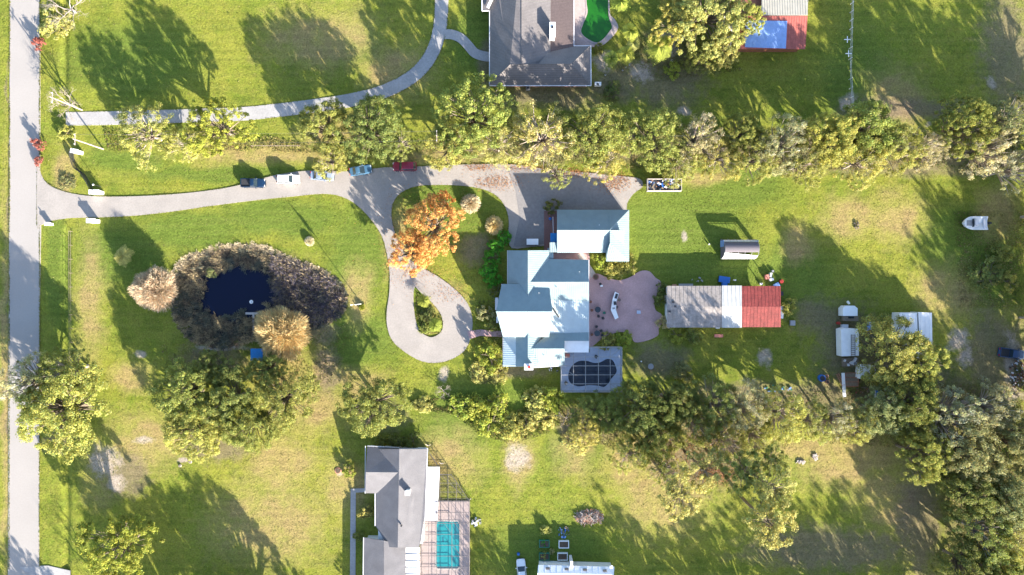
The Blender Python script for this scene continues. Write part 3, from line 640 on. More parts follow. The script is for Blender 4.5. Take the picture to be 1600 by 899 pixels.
 ('moss',1550,640,42,13.7,'M','silvery tree under the rubble at the right edge',GS),
 ('oak',1590,690,42,14.9,'K','dark tree cut by the right edge above the corner wood',GS),
 ('oak',1402,553,54,12,'Y','broad yellow-green tree covering the white trailers',None),
 ('puff',1440,570,38,11.5,'Y','yellow-green tree right of the white trailers',None),
 ('oak',1520,770,44,13.8,'D','dark tree at the top of the bottom right corner wood','trees of the bottom right wood'),
 ('oak',1575,780,46,14.9,'K','dark grey tree against the right edge in the corner wood','trees of the bottom right wood'),
 ('moss',1540,835,48,13.8,'G','lit green tree in the middle of the corner wood','trees of the bottom right wood'),
 ('moss',1590,850,44,13.8,'Y','olive tree at the right edge low in the corner wood','trees of the bottom right wood'),
 ('oak',1515,885,42,12.6,'D','dark tree at the bottom left of the corner wood','trees of the bottom right wood'),
 ('oak',1570,905,44,13.8,'G','green tree cut by the bottom edge in the corner wood','trees of the bottom right wood'),
]
for a in PL: plant(*a)
# long shadows in the photograph come from tall trees just outside its bottom and right edges
for (px, py, r, h, k) in [(420,1015,66,14,'oak'),(345,985,50,12,'oak'),(300,1090,70,17,'oak'),(500,1000,24,7,'thin'),(142,960,24,12,'bare'),(90,1060,40,12,'thin'),
    (848,1010,36,11,'thin'),(800,1000,22,8,'thin'),(1085,1020,56,13,'thin'),(1030,1000,30,10,'thin'),(1160,1020,50,11,'thin'),(1235,1040,54,13,'thin'),(1310,1020,54,13,'thin'),(1370,1010,44,13,'thin'),(1440,1030,50,14,'thin'),(1500,1010,44,14,'thin'),(1560,1000,44,13,'thin'),(610,1010,26,8,'thin'),
    (1680,420,44,13,'thin'),(1700,520,44,14,'thin'),(1690,620,50,14,'thin'),(1665,330,40,18,'thin'),(1730,310,46,19,'thin'),(1740,200,46,18,'thin'),(1660,340,36,12,'thin'),(1680,250,44,14,'thin'),(1655,590,40,15,'thin'),(1720,690,44,17,'thin'),(1650,500,30,15,'thin'),(1760,600,44,18,'thin'),(1740,460,44,17,'thin'),(1640,200,40,13,'thin'),(1670,720,50,14,'thin'),(1700,820,50,14,'thin')]:
    plant(k, px, py, r, h, 'G', 'green tree standing outside the photograph, seen only by its shadow', GO)

# dead reeds round the pond, leaf litter, undergrowth
def blades(name, px, py, z, L, lean, wd, colr, seed, m='blade', ang=None, kindlabel=None):
    rng = np.random.default_rng(seed); n = len(px); x = (px - 800) * S; y = (449.5 - py) * S; b = np.stack([x, y, z], 1)
    a = rng.uniform(0, 6.283, n) if ang is None else ang + rng.normal(0, .5, n)
    d = np.stack([np.cos(a) * lean, np.sin(a) * lean, np.ones(n)], 1); d /= np.linalg.norm(d, axis=1, keepdims=True)
    sdv = np.stack([-np.sin(a), np.cos(a), np.zeros(n)], 1) * wd; t = b + d * L[:, None]
    v = np.stack([b - sdv, b + sdv, t + sdv * .5, t - sdv * .5], 1).reshape(-1, 3)
    o = npmesh(name, v, np.arange(len(v)).reshape(-1, 4), M[m], np.repeat(colr, 4, axis=0)); o.color = (1, 1, 1, 1); return tag(o, kind='stuff')
def sample(poly, n, seed):
    rng = np.random.default_rng(seed); xs = [p[0] for p in poly]; ys = [p[1] for p in poly]; out = np.zeros((0, 2))
    while len(out) < n:
        q = np.stack([rng.uniform(min(xs), max(xs), n), rng.uniform(min(ys), max(ys), n)], 1); out = np.concatenate([out, q[inpoly(q[:, 0], q[:, 1], poly)]])
    return out[:n]
WATER = smooth_poly([(316,440),(326,428),(345,419),(375,418),(405,421),(426,428),(424,445),(436,460),(430,478),(412,486),(385,490),(362,500),(338,500),(322,490),(318,466)], 3)
rng = np.random.default_rng(3)
q = sample(POND, 9000, 4); jx = 22 * (vnoise(q[:, 0], q[:, 1], 9, 3) - .5); q = q[~inpoly(q[:, 0] + jx, q[:, 1] + jx, WATER)]
q = q[vnoise(q[:, 0], q[:, 1], 6, 12) > .2]; nt_ = len(q); edge0 = polydist(q[:, 0], q[:, 1], POND); nz0 = vnoise(q[:, 0], q[:, 1], 9, 22); east = (q[:, 0] > 428) & (edge0 > 8)
pal = np.array([(.38, .3, .17), (.18, .135, .09), (.13, .135, .1), (.11, .095, .12), (.48, .4, .27), (.06, .05, .045)])
pk = np.where((edge0 < 9 * (.4 + nz0)) & (q[:, 1] < 430 + 20 * nz0), 4, np.where(nz0 > .6, 0, np.where(nz0 > .42, 1, 2))); pk = np.where(east & (rng.random(nt_) < .75), 3, pk); pk = np.where(rng.random(nt_) < .18, 5, pk); pk = np.where(rng.random(nt_) < .12, 0, pk)
NB = 11; dirx = np.repeat(rng.uniform(0, 6.28, nt_), NB); qq = np.repeat(q, NB, axis=0) + rng.normal(size=(nt_ * NB, 2)) * 1.3; east = np.repeat(east, NB); edge = np.repeat(edge0, NB)
x, y = (qq[:, 0] - 800) * S, (449.5 - qq[:, 1]) * S; z = np.maximum(hgt(x, y), -.8); c = pal[np.repeat(pk, NB)] * rng.uniform(.55, 1.45, len(qq))[:, None]
L = np.where(east, rng.uniform(.8, 1.8, len(qq)), rng.uniform(.35, 1.1, len(qq))); L = np.where(edge < 9, L * .55, L)
tag(blades('dead_reeds', qq[:, 0], qq[:, 1], z, L, rng.uniform(.4, 2.2, len(qq)), .045, c, 5, ang=dirx), 'dead brown and grey reeds ringing the dark pond', 'reeds')
# short grass standing up from the lawns and creeping over the paved edges
def lawn():
    rng = np.random.default_rng(17); n = 150000; px = rng.uniform(0, 1600, n); py = rng.uniform(0, 899, n); k = vnoise(px, py, 9, 41) * .6 + vnoise(px, py, 30, 42) * .6 + rng.random(n) * .35
    ok = (k > .62) & ~inpoly(px, py, DR) & ~inpoly(px, py, POND) & ~((px > 15) & (px < 63)) ; e = ~((px > 850) & (px < 1036) & (py > 325) & (py < 548)); px, py = px[ok & e], py[ok & e]
    ep, eq = [], []
    for poly, m_ in ((smooth_poly(DR, 3), 5), (smooth_poly(ISL, 4), 3), (band([(103,186),(160,185),(230,183),(300,181),(380,178),(430,173),(480,167),(530,160),(565,153),(600,143),(635,126),(662,103),(680,72),(688,38),(690,0)], 21), 4), ([(62,0),(62,255)], 20), ([(62,352),(62,890)], 20), ([(15.5,0),(14,890)], 20)):
        for i in range(len(poly)):
            a_, b_ = poly[i], poly[(i + 1) % len(poly)]; L_ = math.hypot(b_[0] - a_[0], b_[1] - a_[1]); m2 = int(L_ * min(m_, 5) * rng.uniform(.1, .7)) + 1
            t = rng.random(m2); ep.append(a_[0] + (b_[0] - a_[0]) * t + rng.normal(size=m2) * .55); eq.append(a_[1] + (b_[1] - a_[1]) * t + rng.normal(size=m2) * .55)
    ex, ey = np.concatenate(ep), np.concatenate(eq); keep = vnoise(ex, ey, 17, 91) * .6 + rng.random(len(ex)) * .4 > .42; ex, ey = ex[keep], ey[keep]; ne = len(ex); n0 = len(px)
    px = np.concatenate([px, ex]); py = np.concatenate([py, ey]); n = len(px); x, y = (px - 800) * S, (449.5 - py) * S
    z = hgt(x, y) + .03; z[n0:] = .055; p = np.stack([x, y, z], 1); nn = rng.normal(size=p.shape); nn[:, 2] = np.abs(nn[:, 2]) * .5 + .2; nn[n0:, 2] += 1.6; s_ = rng.uniform(.05, .13, n); v, f = quads(p, nn, s_, s_ * .6, rng)
    t = rng.random((n, 1)); c = np.where(t < .55, np.array([[.14, .17, .03]]), np.where(t < .85, np.array([[.22, .22, .05]]), np.array([[.3, .25, .12]]))) * rng.uniform(.6, 1.3, (n, 1))
    o = npmesh('grass', v, f, M['leaf'], np.repeat(c, 4, axis=0)); o.color = (1, 1, 1, 1); tag(o, 'short green and straw grass blades over the lawns', 'grass', kind='stuff')
lawn()
# rough long grass and undergrowth
UG = [([(650,238),(800,245),(960,265),(1060,262),(1180,262),(1330,268),(1480,262),(1600,270),(1600,205),(1300,205),(1100,195),(900,175),(700,195),(640,225)], 26000, .7),
      ([(160,200),(380,205),(480,225),(640,222),(640,246),(380,236),(170,236)], 8000, .4),
      ([(890,625),(1010,620),(1200,615),(1480,600),(1600,600),(1600,740),(1480,760),(1420,700),(1240,690),(1190,740),(1060,760),(990,720),(930,690),(890,700)], 30000, .8),
      ([(700,625),(860,612),(900,650),(910,690),(860,676),(800,694),(750,680),(705,645)], 9000, .6),
      ([(640,625),(720,620),(720,650),(650,640)], 2500, .4), ([(1480,740),(1600,740),(1600,899),(1485,899)], 9000, .7),
      ([(1000,60),(1130,60),(1160,110),(1010,130),(960,110)], 3500, .4), ([(745,470),(788,470),(786,530),(786,600),(735,600),(740,540)], 2500, .5), ([(650,455),(690,490),(690,520),(665,524),(650,500)], 1500, .35),
      ([(1490,330),(1600,330),(1600,480),(1500,480)], 5000, .4), ([(250,540),(300,535),(400,535),(500,515),(560,500),(520,600),(260,600)], 4000, .3)]
vs_, fs_, cs_ = [], [], []; off = 0; rng = np.random.default_rng(9)
for poly, n, hh in UG:
    q = sample(poly, n, n); dn = vnoise(q[:, 0], q[:, 1], 14, 31); q = q[dn > .3]; n = len(q)
    x, y = (q[:, 0] - 800) * S, (449.5 - q[:, 1]) * S; p = np.stack([x, y, hgt(x, y) + rng.uniform(0, hh, n) * np.clip(vnoise(x, y, 2, 4) * 1.4, .2, 1)], 1)
    s = rng.uniform(.07, .2, n); v, f = quads(p, np.array([0, 0, .7]) + rng.normal(size=p.shape) * .6, s, s * .5, rng)
    t = vnoise(x, y, 6, 77)[:, None]; c = np.where(t < .5, np.array([[.13, .15, .035]]), np.array([[.27, .24, .085]])); c = np.where(rng.random((n, 1)) < .15, np.array([[.22, .13, .07]]), c) * rng.uniform(.6, 1.4, (n, 1))
    vs_.append(v); fs_.append(f + off); off += len(v); cs_.append(np.repeat(c, 4, axis=0))
o = npmesh('undergrowth', np.concatenate(vs_), np.concatenate(fs_), M['leaf'], np.concatenate(cs_)); o.color = (1, 1, 1, 1)
tag(o, 'olive and brown undergrowth below the tree rows', 'undergrowth', kind='stuff')
def litter(name, blobs, cols, label, zf=.1, seed=1, sz=.09):
    rng = np.random.default_rng(seed); Ps = []
    for cx, cy, rx, ry, n in blobs:
        a = rng.normal(size=(n, 2)) * .5; Ps.append(np.stack([cx + a[:, 0] * rx, cy + a[:, 1] * ry], 1))
    q = np.concatenate(Ps); n = len(q); x, y = (q[:, 0] - 800) * S, (449.5 - q[:, 1]) * S
    p = np.stack([x, y, np.full(n, zf) + rng.uniform(0, .03, n)], 1); s = rng.uniform(.6, 1.3, n) * sz; v, f = quads(p, np.array([0, 0, 1.]) + rng.normal(size=p.shape) * .25, s, s * .7, rng)
    c = np.array(cols)[rng.integers(0, len(cols), n)] * rng.uniform(.7, 1.2, (n, 1)); o = npmesh(name, v, f, M['leaf'], np.repeat(c, 4, axis=0)); o.color = (1, 1, 1, 1); tag(o, label, 'leaf litter', kind='stuff')
litter('fallen_leaves', [(775,285,40,14,700),(830,262,60,8,500),(960,285,30,16,900),(900,270,40,8,500),(745,262,30,6,300),(640,400,50,50,600),(660,425,50,14,200),(665,345,60,60,900),(1120,742,30,14,2200),(1080,700,60,40,1200),(700,455,40,20,250)],
       [(.45, .2, .08), (.35, .16, .09), (.5, .28, .1), (.25, .12, .06)], 'orange and brown fallen leaves on the driveway and lawn', .14)
# ------------------------------------------------------------------ buildings
def bldg(name, px, py, label, cat='house', group=None): return empty(name, P(px, py, 0), label, cat, group)
def walls(root, px, z, m=None, name='wall', zb=-.3):
    mb = MB(); mb.prism([tuple(P(a, b, z)[:2]) for a, b in px], zb, z); return mb.build(name, M[m or 'wall'], root)
def opening(root, wall_, kind, a, b, t, w_, z0, h_, mt='trim'):
    """window or door standing 3 cm proud of the wall segment a-b (photo px at wall top height)"""
    A, B = P(a[0], a[1], 2.6), P(b[0], b[1], 2.6); c = A.lerp(B, t); d = (B - A); ang = math.atan2(d.y, d.x)
    fr = MB().box(c.x, c.y, z0 + h_ / 2, w_ + .16, .12, h_ + .16, ang).build(kind, M['white' if kind == 'window' else mt], wall_)
    nx, ny = math.sin(ang) * .012, -math.cos(ang) * .012
    if kind == 'window': MB().box(c.x, c.y, z0 + h_ / 2, w_, .15, h_, ang).build('pane', M['glass'], fr)
    else: MB().box(c.x + d.x / d.length * w_ * .35, c.y + d.y / d.length * w_ * .35, 1.0, .06, .22, .06, ang).build('handle', M['dark'], fr)
def row(root, wl, a, b, ts, door=None, w_=1.3):
    for t in ts: opening(root, wl, 'window', a, b, t, w_, .95, 1.15)
    if door is not None: opening(root, wl, 'door', a, b, door, 1.0, .05, 2.1)
def Z(l): return [P(*p) for p in l]
RB = .42
# main house
H = bldg('house', 850, 485, 'large house with pale blue-green standing-seam metal roofs beside the pink patio')
rf = MB(); RR = lambda l, ribs=RB, th=.14: rf.plane(Z(l), th, ribs)
RR([(793,391.5,2.9),(825,391.5,5.7),(825,465,5.7),(793,465,2.9)]); RR([(825,391.5,5.7),(858,391.5,2.9),(858,465,2.9),(825,465,5.7)])
RR([(825,441,5.3),(920,441,5.3),(919.5,406,2.95),(858,405,2.95)]); RR([(825,441,5.3),(920,441,5.3),(920,471,4.15),(825,468,4.15)])
RR([(829,545,4.5),(882,545,4.5),(882,571,2.85),(834,574,2.85)]); RR([(829,545,4.5),(882,545,4.5),(920,545,4.5),(920,519,3.02),(860,521,3.02)][0:2] + [(882,519.5,2.95),(858,521,2.95)])
RR([(882,533,3.75),(920,533,3.75),(920,518,2.95),(882,519.5,2.95)])
RR([(825,511,5.0),(806,519,3.75),(806,573,3.75),(825,573,5.0)]); RR([(825,511,5.0),(847,530,3.0),(840,574,3.2),(825,573,5.0)])
RR([(784,444,4.55),(858,444,4.55),(863,487,7.1),(775,487,7.1)]); RR([(775,487,7.1),(863,487,7.1),(858,527,4.75),(786,527,4.75)])
roof = rf.build('roof', M['roofmetal'], H)
rf = MB(); RR([(845,468,4.15),(920,471,4.15),(920,523,2.95),(845,526,2.9)]); rf.build('porch_roof', M['roofsunlit'], H); rf = MB(); RR([(806,519,3.75),(787,527,3.2),(786,573,3.2),(806,573,3.75)]); rf.build('porch_roof', M['roofsunlit'], H)
MB().plane(Z([(882,532.5,3.3),(920,532.5,3.3),(920,551,3.15),(882,551,3.15)]), .16).build('porch_roof', M['roofwhite'], H)
tm = MB()
for a, b in [((825,391.5,5.7),(825,446,5.7)),((825,441,5.3),(920,441,5.3)),((775,487,7.1),(863,487,7.1)),((829,545,4.5),(882,545,4.5)),((825,511,5.0),(825,573,5.0))]:
    tm.tube([P(*a) + Vector((0,0,.03)), P(*b) + Vector((0,0,.03))], .09, 6)
tm.build('ridge_cap', M['roofmetal'], H)
gt = MB()
for a, b in [((793,391.5,2.8),(793,444,2.8)),((784,444,4.5),(784,446,4.5)),((786,527,3.1),(786,573,3.1)),((920,406,2.85),(920,545,2.85)),((834,574.6,2.75),(882,571.6,2.75))]:
    gt.tube([P(*a), P(*b)], .07, 5)
gt.build('gutter', M['trim'], H)
w1 = walls(H, [(796,393),(855,393),(855,440),(796,440)], 2.7); w2 = walls(H, [(838,409),(915,409),(915,540),(838,540)], 2.7); w3 = walls(H, [(788,448),(855,448),(855,524),(788,524)], 4.55)
w4 = walls(H, [(797,524),(878,524),(878,568),(797,568)], 2.7)
MB().box(*P(823,420,3.3), 3.9, 5.2, 1.2).build('gable_wall', M['wall'], H); 
row(H, w1, (796,393), (796,440), (.3,.7)); row(H, w1, (796,393), (855,393), (.3,.7)); row(H, w2, (915,409), (915,540), (.12,.3,.72,.88), .5)
row(H, w3, (788,448), (788,524), (.2,.5,.8)); row(H, w4, (797,524), (797,568), (.3,), .75); row(H, w4, (797,568), (878,568), (.25,.55,.85))
ch = P(826,574,5.6); c1 = MB().box(ch.x, ch.y + .1, 2.9, 1.5, 1.0, 6.2).build('chimney', M['wallw'], H)
MB().box(ch.x, ch.y + .1, 6.08, 1.75, 1.25, .16).build('cap', M['white'], c1); MB().tube([(ch.x + .1, ch.y + .1, 6.1), (ch.x + .1, ch.y + .1, 6.55)], .3, 10).build('flue', M['red'], c1)
sk = MB(); a, b = P(864,482,4.1), P(873,496,3.8)
sk.tube([a + Vector((0,0,.25)), b + Vector((0,0,.25))], .16, 6); sk.build('vent_pipe', M['dark'], H)
vb = MB(); [vb.tube([P(x_, y_, z_), P(x_, y_, z_) + Vector((0,0,.5))], .07, 6) for x_, y_, z_ in ((812,437,3.9),(842,458,5.2),(870,450,4.9),(905,425,4.2),(850,556,3.8))]; vb.build('vent', M['white'], H)
bw = MB(); p = P(776,475,3.0); bw.box(p.x, p.y, 1.5, .6, 2.4, 3.0); p = P(777,500,3.0); bw.box(p.x, p.y, 1.5, .4, 1.2, 3.0); bw.build('bay_window', M['trim'], H)
# garage
G = bldg('garage', 925, 365, 'detached garage with white sunlit metal roof north of the patio', 'garage')
rf = MB(); RR = lambda l, ribs=RB, th=.14: rf.plane(Z(l), th, ribs)
RR([(870.5,328,3.0),(970,328,3.0),(953,360,5.5),(870.5,360,5.5)]); RR([(870.5,360,5.5),(975,360,5.5),(975,395,2.95),(870.5,395,2.95)])
RR([(859,379,3.45),(871,379,3.45),(871,394.4,3.0),(859,394.4,3.0)])
RR([(951,328,3.1),(983,328,3.1),(953,359,5.5)]); RR([(983,328,3.1),(983,408.5,3.1),(953,380,5.5),(953,359,5.5)])
RR([(983,408.5,3.1),(947,408.5,3.1),(947,394,3.7),(953,380,5.5)])
rf.build('roof', M['roofmetal'], G); MB().tube([P(870.5,360,5.55), P(953,360,5.55)], .1, 6).build('ridge_cap', M['roofmetal'], G)
w1 = walls(G, [(873,330),(980,330),(980,392),(873,392)], 2.75); walls(G, [(950,391),(980,391),(980,406),(950,406)], 2.75)
for t in (.2, .5): opening(G, w1, 'garage_door', (873,330), (980,330), t, 2.9, .05, 2.3, 'white')
row(G, w1, (980,330), (980,392), (.3,.7)); row(G, w1, (873,392), (980,392), (.3,), .55)
vb = MB(); p = P(936,352,4.6); vb.tube([p, p + Vector((0,0,.45))], .1, 6); vb.build('vent', M['white'], G)
bz = MB(); p = P(860,397,2.6); bz.box(p.x, p.y, 2.6, 1.2, 2.4, .12); bz.build('breezeway_roof', M['roofmetal'], G)
# long shed
D = bldg('shed', 1130, 480, 'long low shed roofed in grey, white and red metal sheets', 'shed')
MB().plane(Z([(1042,447,3.0),(1128,447,3.0),(1128,479.5,3.5),(1042,479.5,3.5)]), .08, .8, (.06,.03)).plane(Z([(1042,479.5,3.5),(1128,479.5,3.5),(1128,512,3.0),(1042,512,3.0)]), .08, .8, (.06,.03)).build('roof', M['shedgrey'], D)
MB().plane(Z([(1128.3,446.5,3.06),(1159,446.5,3.06),(1159,479.5,3.56),(1128.3,479.5,3.56)]), .08, .8, (.06,.03)).plane(Z([(1128.3,479.5,3.56),(1159,479.5,3.56),(1159,512.3,3.06),(1128.3,512.3,3.06)]), .08, .8, (.06,.03)).build('middle_roof', M['shedwhite'], D)
MB().plane(Z([(1159.3,447.2,3.0),(1220,447.2,3.0),(1220,479.5,3.48),(1159.3,479.5,3.48)]), .08, .7, (.06,.03)).plane(Z([(1159.3,479.5,3.48),(1220,479.5,3.48),(1220,511.5,3.0),(1159.3,511.5,3.0)]), .08, .7, (.06,.03)).build('red_roof', M['redroof'], D)
w1 = walls(D, [(1044,449),(1160,449),(1160,510),(1044,510)], 2.9, 'wallw')
ps = MB(); [ps.box(P(x_, y_, 2.9).x, P(x_, y_, 2.9).y, 1.4, .14, .14, 3.0) for x_ in (1166,1184,1202,1217) for y_ in (450,509)]; ps.build('post', M['wood'], D)
row(D, w1, (1044,510), (1160,510), (.2,.75), .5); row(D, w1, (1044,449), (1160,449), (.3,.7))
vb = MB(); [vb.box(*P(x_, y_, 3.35), .5, .4, .3) for x_, y_ in ((1052,472),(1046,487),(1055,479))]; vb.build('roof_vent', M['dark'], D)
# lower house
K = bldg('house', 620, 790, 'grey-shingled house with white flat porch roof beside the turquoise pool')
rf = MB(); RR = lambda l, ribs=0, th=.18: rf.plane(Z(l), th, ribs)
RR([(624,702,5.0),(667.5,702,3.2),(663,812,3.2),(655,856,3.2),(621.5,856,5.0)]); RR([(624,702,5.0),(621.5,856,5.0),(607,855,3.9),(587,822,3.0),(588,702,3.1)])
RR([(571.5,738,5.0),(622,738.5,5.0),(626,700,3.1),(574,697.5,3.1)]); RR([(571.5,738,5.0),(622,738.5,5.0),(590,771,3.1),(571,771,3.1)])
RR([(600,845,4.2),(568.5,840,3.0),(567,1000,3.0),(600,1000,4.2)]); RR([(600,845,4.2),(600,1000,4.2),(634,1000,3.3),(634,853,3.3)])
rf.build('roof', M['shingle'], K)
tr = MB()
for a, b in [((574,697,3.05),(624,699.5,3.05)),((624,701,3.1),(668,701,3.1)),((668,701,3.1),(664,812,3.1)),((571,697,3.1),(570.5,771,3.1)),((586,771,2.95),(586,822,2.95)),((568,840,2.95),(566.5,1000,2.95))]: tr.tube([P(*a), P(*b)], .09, 5)
tr.build('gutter', M['trim'], K)
w1 = walls(K, [(575,701),(664,705),(660,850),(591,850),(591,768),(575,768)], 2.9, 'wallw'); walls(K, [(571,845),(652,845),(652,1000),(571,1000)], 2.8, 'wallw')
row(K, w1, (664,705), (660,850), (.1,.7)); row(K, w1, (591,768), (591,850), (.3,), .65); row(K, w1, (575,701), (575,768), (.3,.7)); row(K, w1, (575,701), (664,705), (.2,.5,.8))
c = P(638,768,4.6); c1 = MB().box(c.x, c.y, 4.4, .8, .8, 2.6).build('chimney', M['wallw'], K); MB().box(c.x, c.y, 5.75, .95, .95, .12).build('cap', M['white'], c1)
c = P(627.5,821,4.9); MB().tube([c, c + Vector((0,0,.5))], .18, 8).build('vent_pipe', M['black'], K)
MB().plane(Z([(664.5,730,3.0),(687,730,2.85),(683,814,2.85),(661,814,3.0)]), .2).build('porch_roof', M['roofwhite'], K)
lv = MB()
for i in range(5): lv.plane(Z([(634,856 + i * 10.5,3.0 + .04),(656,856 + i * 10.5,2.9),(656,864.5 + i * 10.5,2.8),(634,864.5 + i * 10.5,2.9)]), .06)
lv.build('louvre_roof', M['roofwhite'], K)
# tan-roofed neighbour
N = bldg('house', 845, 60, 'house with tan tiled hip roof and white gutters beside the green pool')
rf = MB(); RR = lambda l, ribs=0, th=.18: rf.plane(Z(l), th, ribs)
RR([(815,-90,5.6),(815,100,5.6),(797,101,5.4),(765,133,2.9),(765,17,2.9),(765,-90,2.9)]); RR([(815,-90,5.6),(815,100,5.6),(845,100,4.6),(860,80,3.9),(861,-90,3.9)])
RR([(797,101,5.4),(893,100,5.4),(923,133.5,2.9),(765,133.5,2.9)]); RR([(893,100,5.4),(841,100,5.4),(859,80,3.7),(896,72,2.9),(922,72,2.9)]); RR([(893,100,5.4),(922,72,2.9),(923,133.5,2.9)])
rf.plane(Z([(753,-90,2.8),(765,-90,3.0),(765,17,3.0),(753,17,2.8)]), .15)
rf.build('roof', M['tile'], N)
MB().plane(Z([(860,-90,3.8),(896,-90,3.0),(896,73,3.0),(860,81,3.8)]), .15).build('porch_roof', M['brownroof'], N)
tr = MB()
for a, b in [((753,-90),(753,17)),((753,17),(765,17)),((765,17),(765,134)),((765,134),(923.5,134)),((923.5,134),(923,72)),((923,72),(896.5,72)),((896.5,72),(896.5,-90))]: tr.tube([P(*a, 2.85), P(*b, 2.85)], .11, 5)
tr.build('gutter', M['trim'], N)
hc = MB(); [hc.tube([P(*a), P(*b)], .07, 5) for a, b in (((797,101,5.45),(765,133,2.95)),((893,100,5.45),(922,72,2.95)),((797,101,5.47),(893,100,5.47)),((815,-90,5.66),(815,100,5.66)))]; hc.build('ridge_cap', M['tile'], N)
w1 = walls(N, [(769,-90),(892,-90),(892,76),(919,76),(919,130),(769,130)], 2.7, 'brick')
row(N, w1, (769,130), (919,130), (.1,.3,.5,.7,.88)); row(N, w1, (769,20), (769,130), (.2,.8), .55); row(N, w1, (892,-20), (892,76), (.4,), .7)
c = P(863,48,5.6); c1 = MB().box(c.x, c.y, 4.6, 1.0, 2.7, 3.0).build('chimney', M['wallw'], N); MB().box(c.x, c.y, 6.16, 1.15, 2.85, .12).build('cap', M['white'], c1); MB().box(c.x, c.y + .4, 6.3, .42, .5, .16).build('flue', M['black'], c1)
MB().plane(Z([(775,-20,4.0),(779,-20,4.1),(764,13,3.6),(760,11,3.4)]), .25).build('dormer_edge', M['white'], N)
ac = bldg('air_conditioner', 825, 137, 'small grey air unit on the south wall of the tan-roofed house', 'air conditioner')
MB().box(*P(825,138,.45), .8, .8, .9).build('casing', M['grey'], ac); MB().tube([P(825,138,.9), P(825,138,.94)], .3, 12).build('fan_grille', M['dark'], ac)
ac = bldg('air_conditioner', 934, 132, 'white air unit at the lower right corner of the tan-roofed house', 'air conditioner')
MB().box(*P(934,132,.5), 1.3, .7, 1.0).build('casing', M['white'], ac); MB().tube([P(934,132,1.0), P(934,132,1.04)], .28, 12).build('fan_grille', M['dark'], ac)
# red barn
B = bldg('barn', 1200, 40, 'red sheet-roofed barn with blue tarp at the top of the picture', 'barn')
MB().plane(Z([(1143,25,4.2),(1262,25,4.2),(1258,77,3.2),(1138,77,3.2)]), .1, .5, (.06,.04)).build('roof', M['redroofv'], B)
MB().plane(Z([(1190,-30,3.6),(1263,-30,3.6),(1262,24,4.24),(1190,24,4.24)]), .1, .5, (.06,.04)).build('upper_roof', M['creamroof'], B)
MB().plane(Z([(1130,24,4.1),(1148,24,4.28),(1146,77,3.3),(1141,78,3.2),(1131,64,3.3)]), .1).build('white_edge', M['roofwhite'], B)
MB().plane(Z([(1164,32,4.16),(1230,33,4.14),(1228,76,3.32),(1164,74,3.36)]), .03).build('tarp', M['paletarp'], B)
w1 = walls(B, [(1146,-20),(1258,-20),(1254,73),(1146,73)], 3.1, 'rust'); row(B, w1, (1146,73), (1254,73), (.3,.7), .5); walls(B, [(1194,-28),(1258,-28),(1258,-21),(1194,-21)], 3.0, 'rust')
# mobile home at the bottom edge
Q = bldg('mobile_home', 900, 930, 'long white mobile home at the bottom edge with small dark roof vents', 'mobile home')
MB().plane(Z([(841,883,3.2),(960,886,3.2),(959,898,3.75),(840,896,3.75)]), .12, 1.2, (.06,.03)).plane(Z([(840,896,3.75),(959,898,3.75),(957,990,3.2),(838,990,3.2)]), .12, 1.2, (.06,.03)).build('roof', M['roofwhite'], Q)
w1 = walls(Q, [(843,886),(957,889),(955,985),(841,985)], 3.1, 'wallw'); row(Q, w1, (843,886), (957,889), (.12,.35,.8), .6)
for x_, y_ in ((856,888.5),(885.5,889.5),(914,890.5),(945,892)): MB().box(*P(x_, y_, 3.6), .75, .35, .3).build('roof_vent', M['black'], Q)
p = P(893,881,3.2); MB().box(p.x, p.y, 2.0, .5, 1.3, 3.2).build('chimney', M['trim'], Q)
an = MB(); p = P(954,883,3.3); an.tube([p, p + Vector((0,0,1.2))], .07, 6); an.box(p.x, p.y, p.z + 1.0, .6, .6, .1); an.build('antenna', M['trim'], Q)

# ------------------------------------------------------------------ pools and screen cages
def cage(label, loops, xs, ys, h_, x0, x1, y0, y1, diag=(), m='bronze'):
    c = bldg('pool_cage', (x0 + x1) / 2, (y0 + y1) / 2, label, 'pool enclosure'); mb = MB(); r = .055
    for x_ in xs: mb.tube([P(x_, y0, h_), P(x_, y1, h_)], r, 4)
    for y_ in ys: mb.tube([P(x0, y_, h_), P(x1, y_, h_)], r, 4)
    for a, b in diag: mb.tube([P(*a, h_), P(*b, h_)], r * .8, 4)
    for x_ in xs:
        for y_ in (y0, y1): a = P(x_, y_, h_); mb.tube([(a.x, a.y, 0), a], r, 4)
    for y_ in ys:
        for x_ in (x0, x1): a = P(x_, y_, h_); mb.tube([(a.x, a.y, 0), a], r, 4)
    for zz in (1.0, 2.0):
        q_ = [P(x0,y0,h_),P(x1,y0,h_),P(x1,y1,h_),P(x0,y1,h_)]; q_ = [Vector((v.x, v.y, zz)) for v in q_]
        for i in range(4): mb.tube([q_[i], q_[(i + 1) % 4]], r * .7, 4)
    mb.build('frame', M[m], c)
    sc = MB()
    for l in loops: v = [P(a, b, h_ - .08) for a, b in l]; sc.add(v, [tuple(range(len(v)))])
    q_ = [P(x0,y0,h_-.1),P(x1,y0,h_-.1),P(x1,y1,h_-.1),P(x0,y1,h_-.1)]
    for i in range(4): a, b = q_[i], q_[(i + 1) % 4]; sc.add([a, b, (b.x, b.y, .05), (a.x, a.y, .05)], [(0,1,2,3)])
    sc.build('screen', M['screen'], c); return c
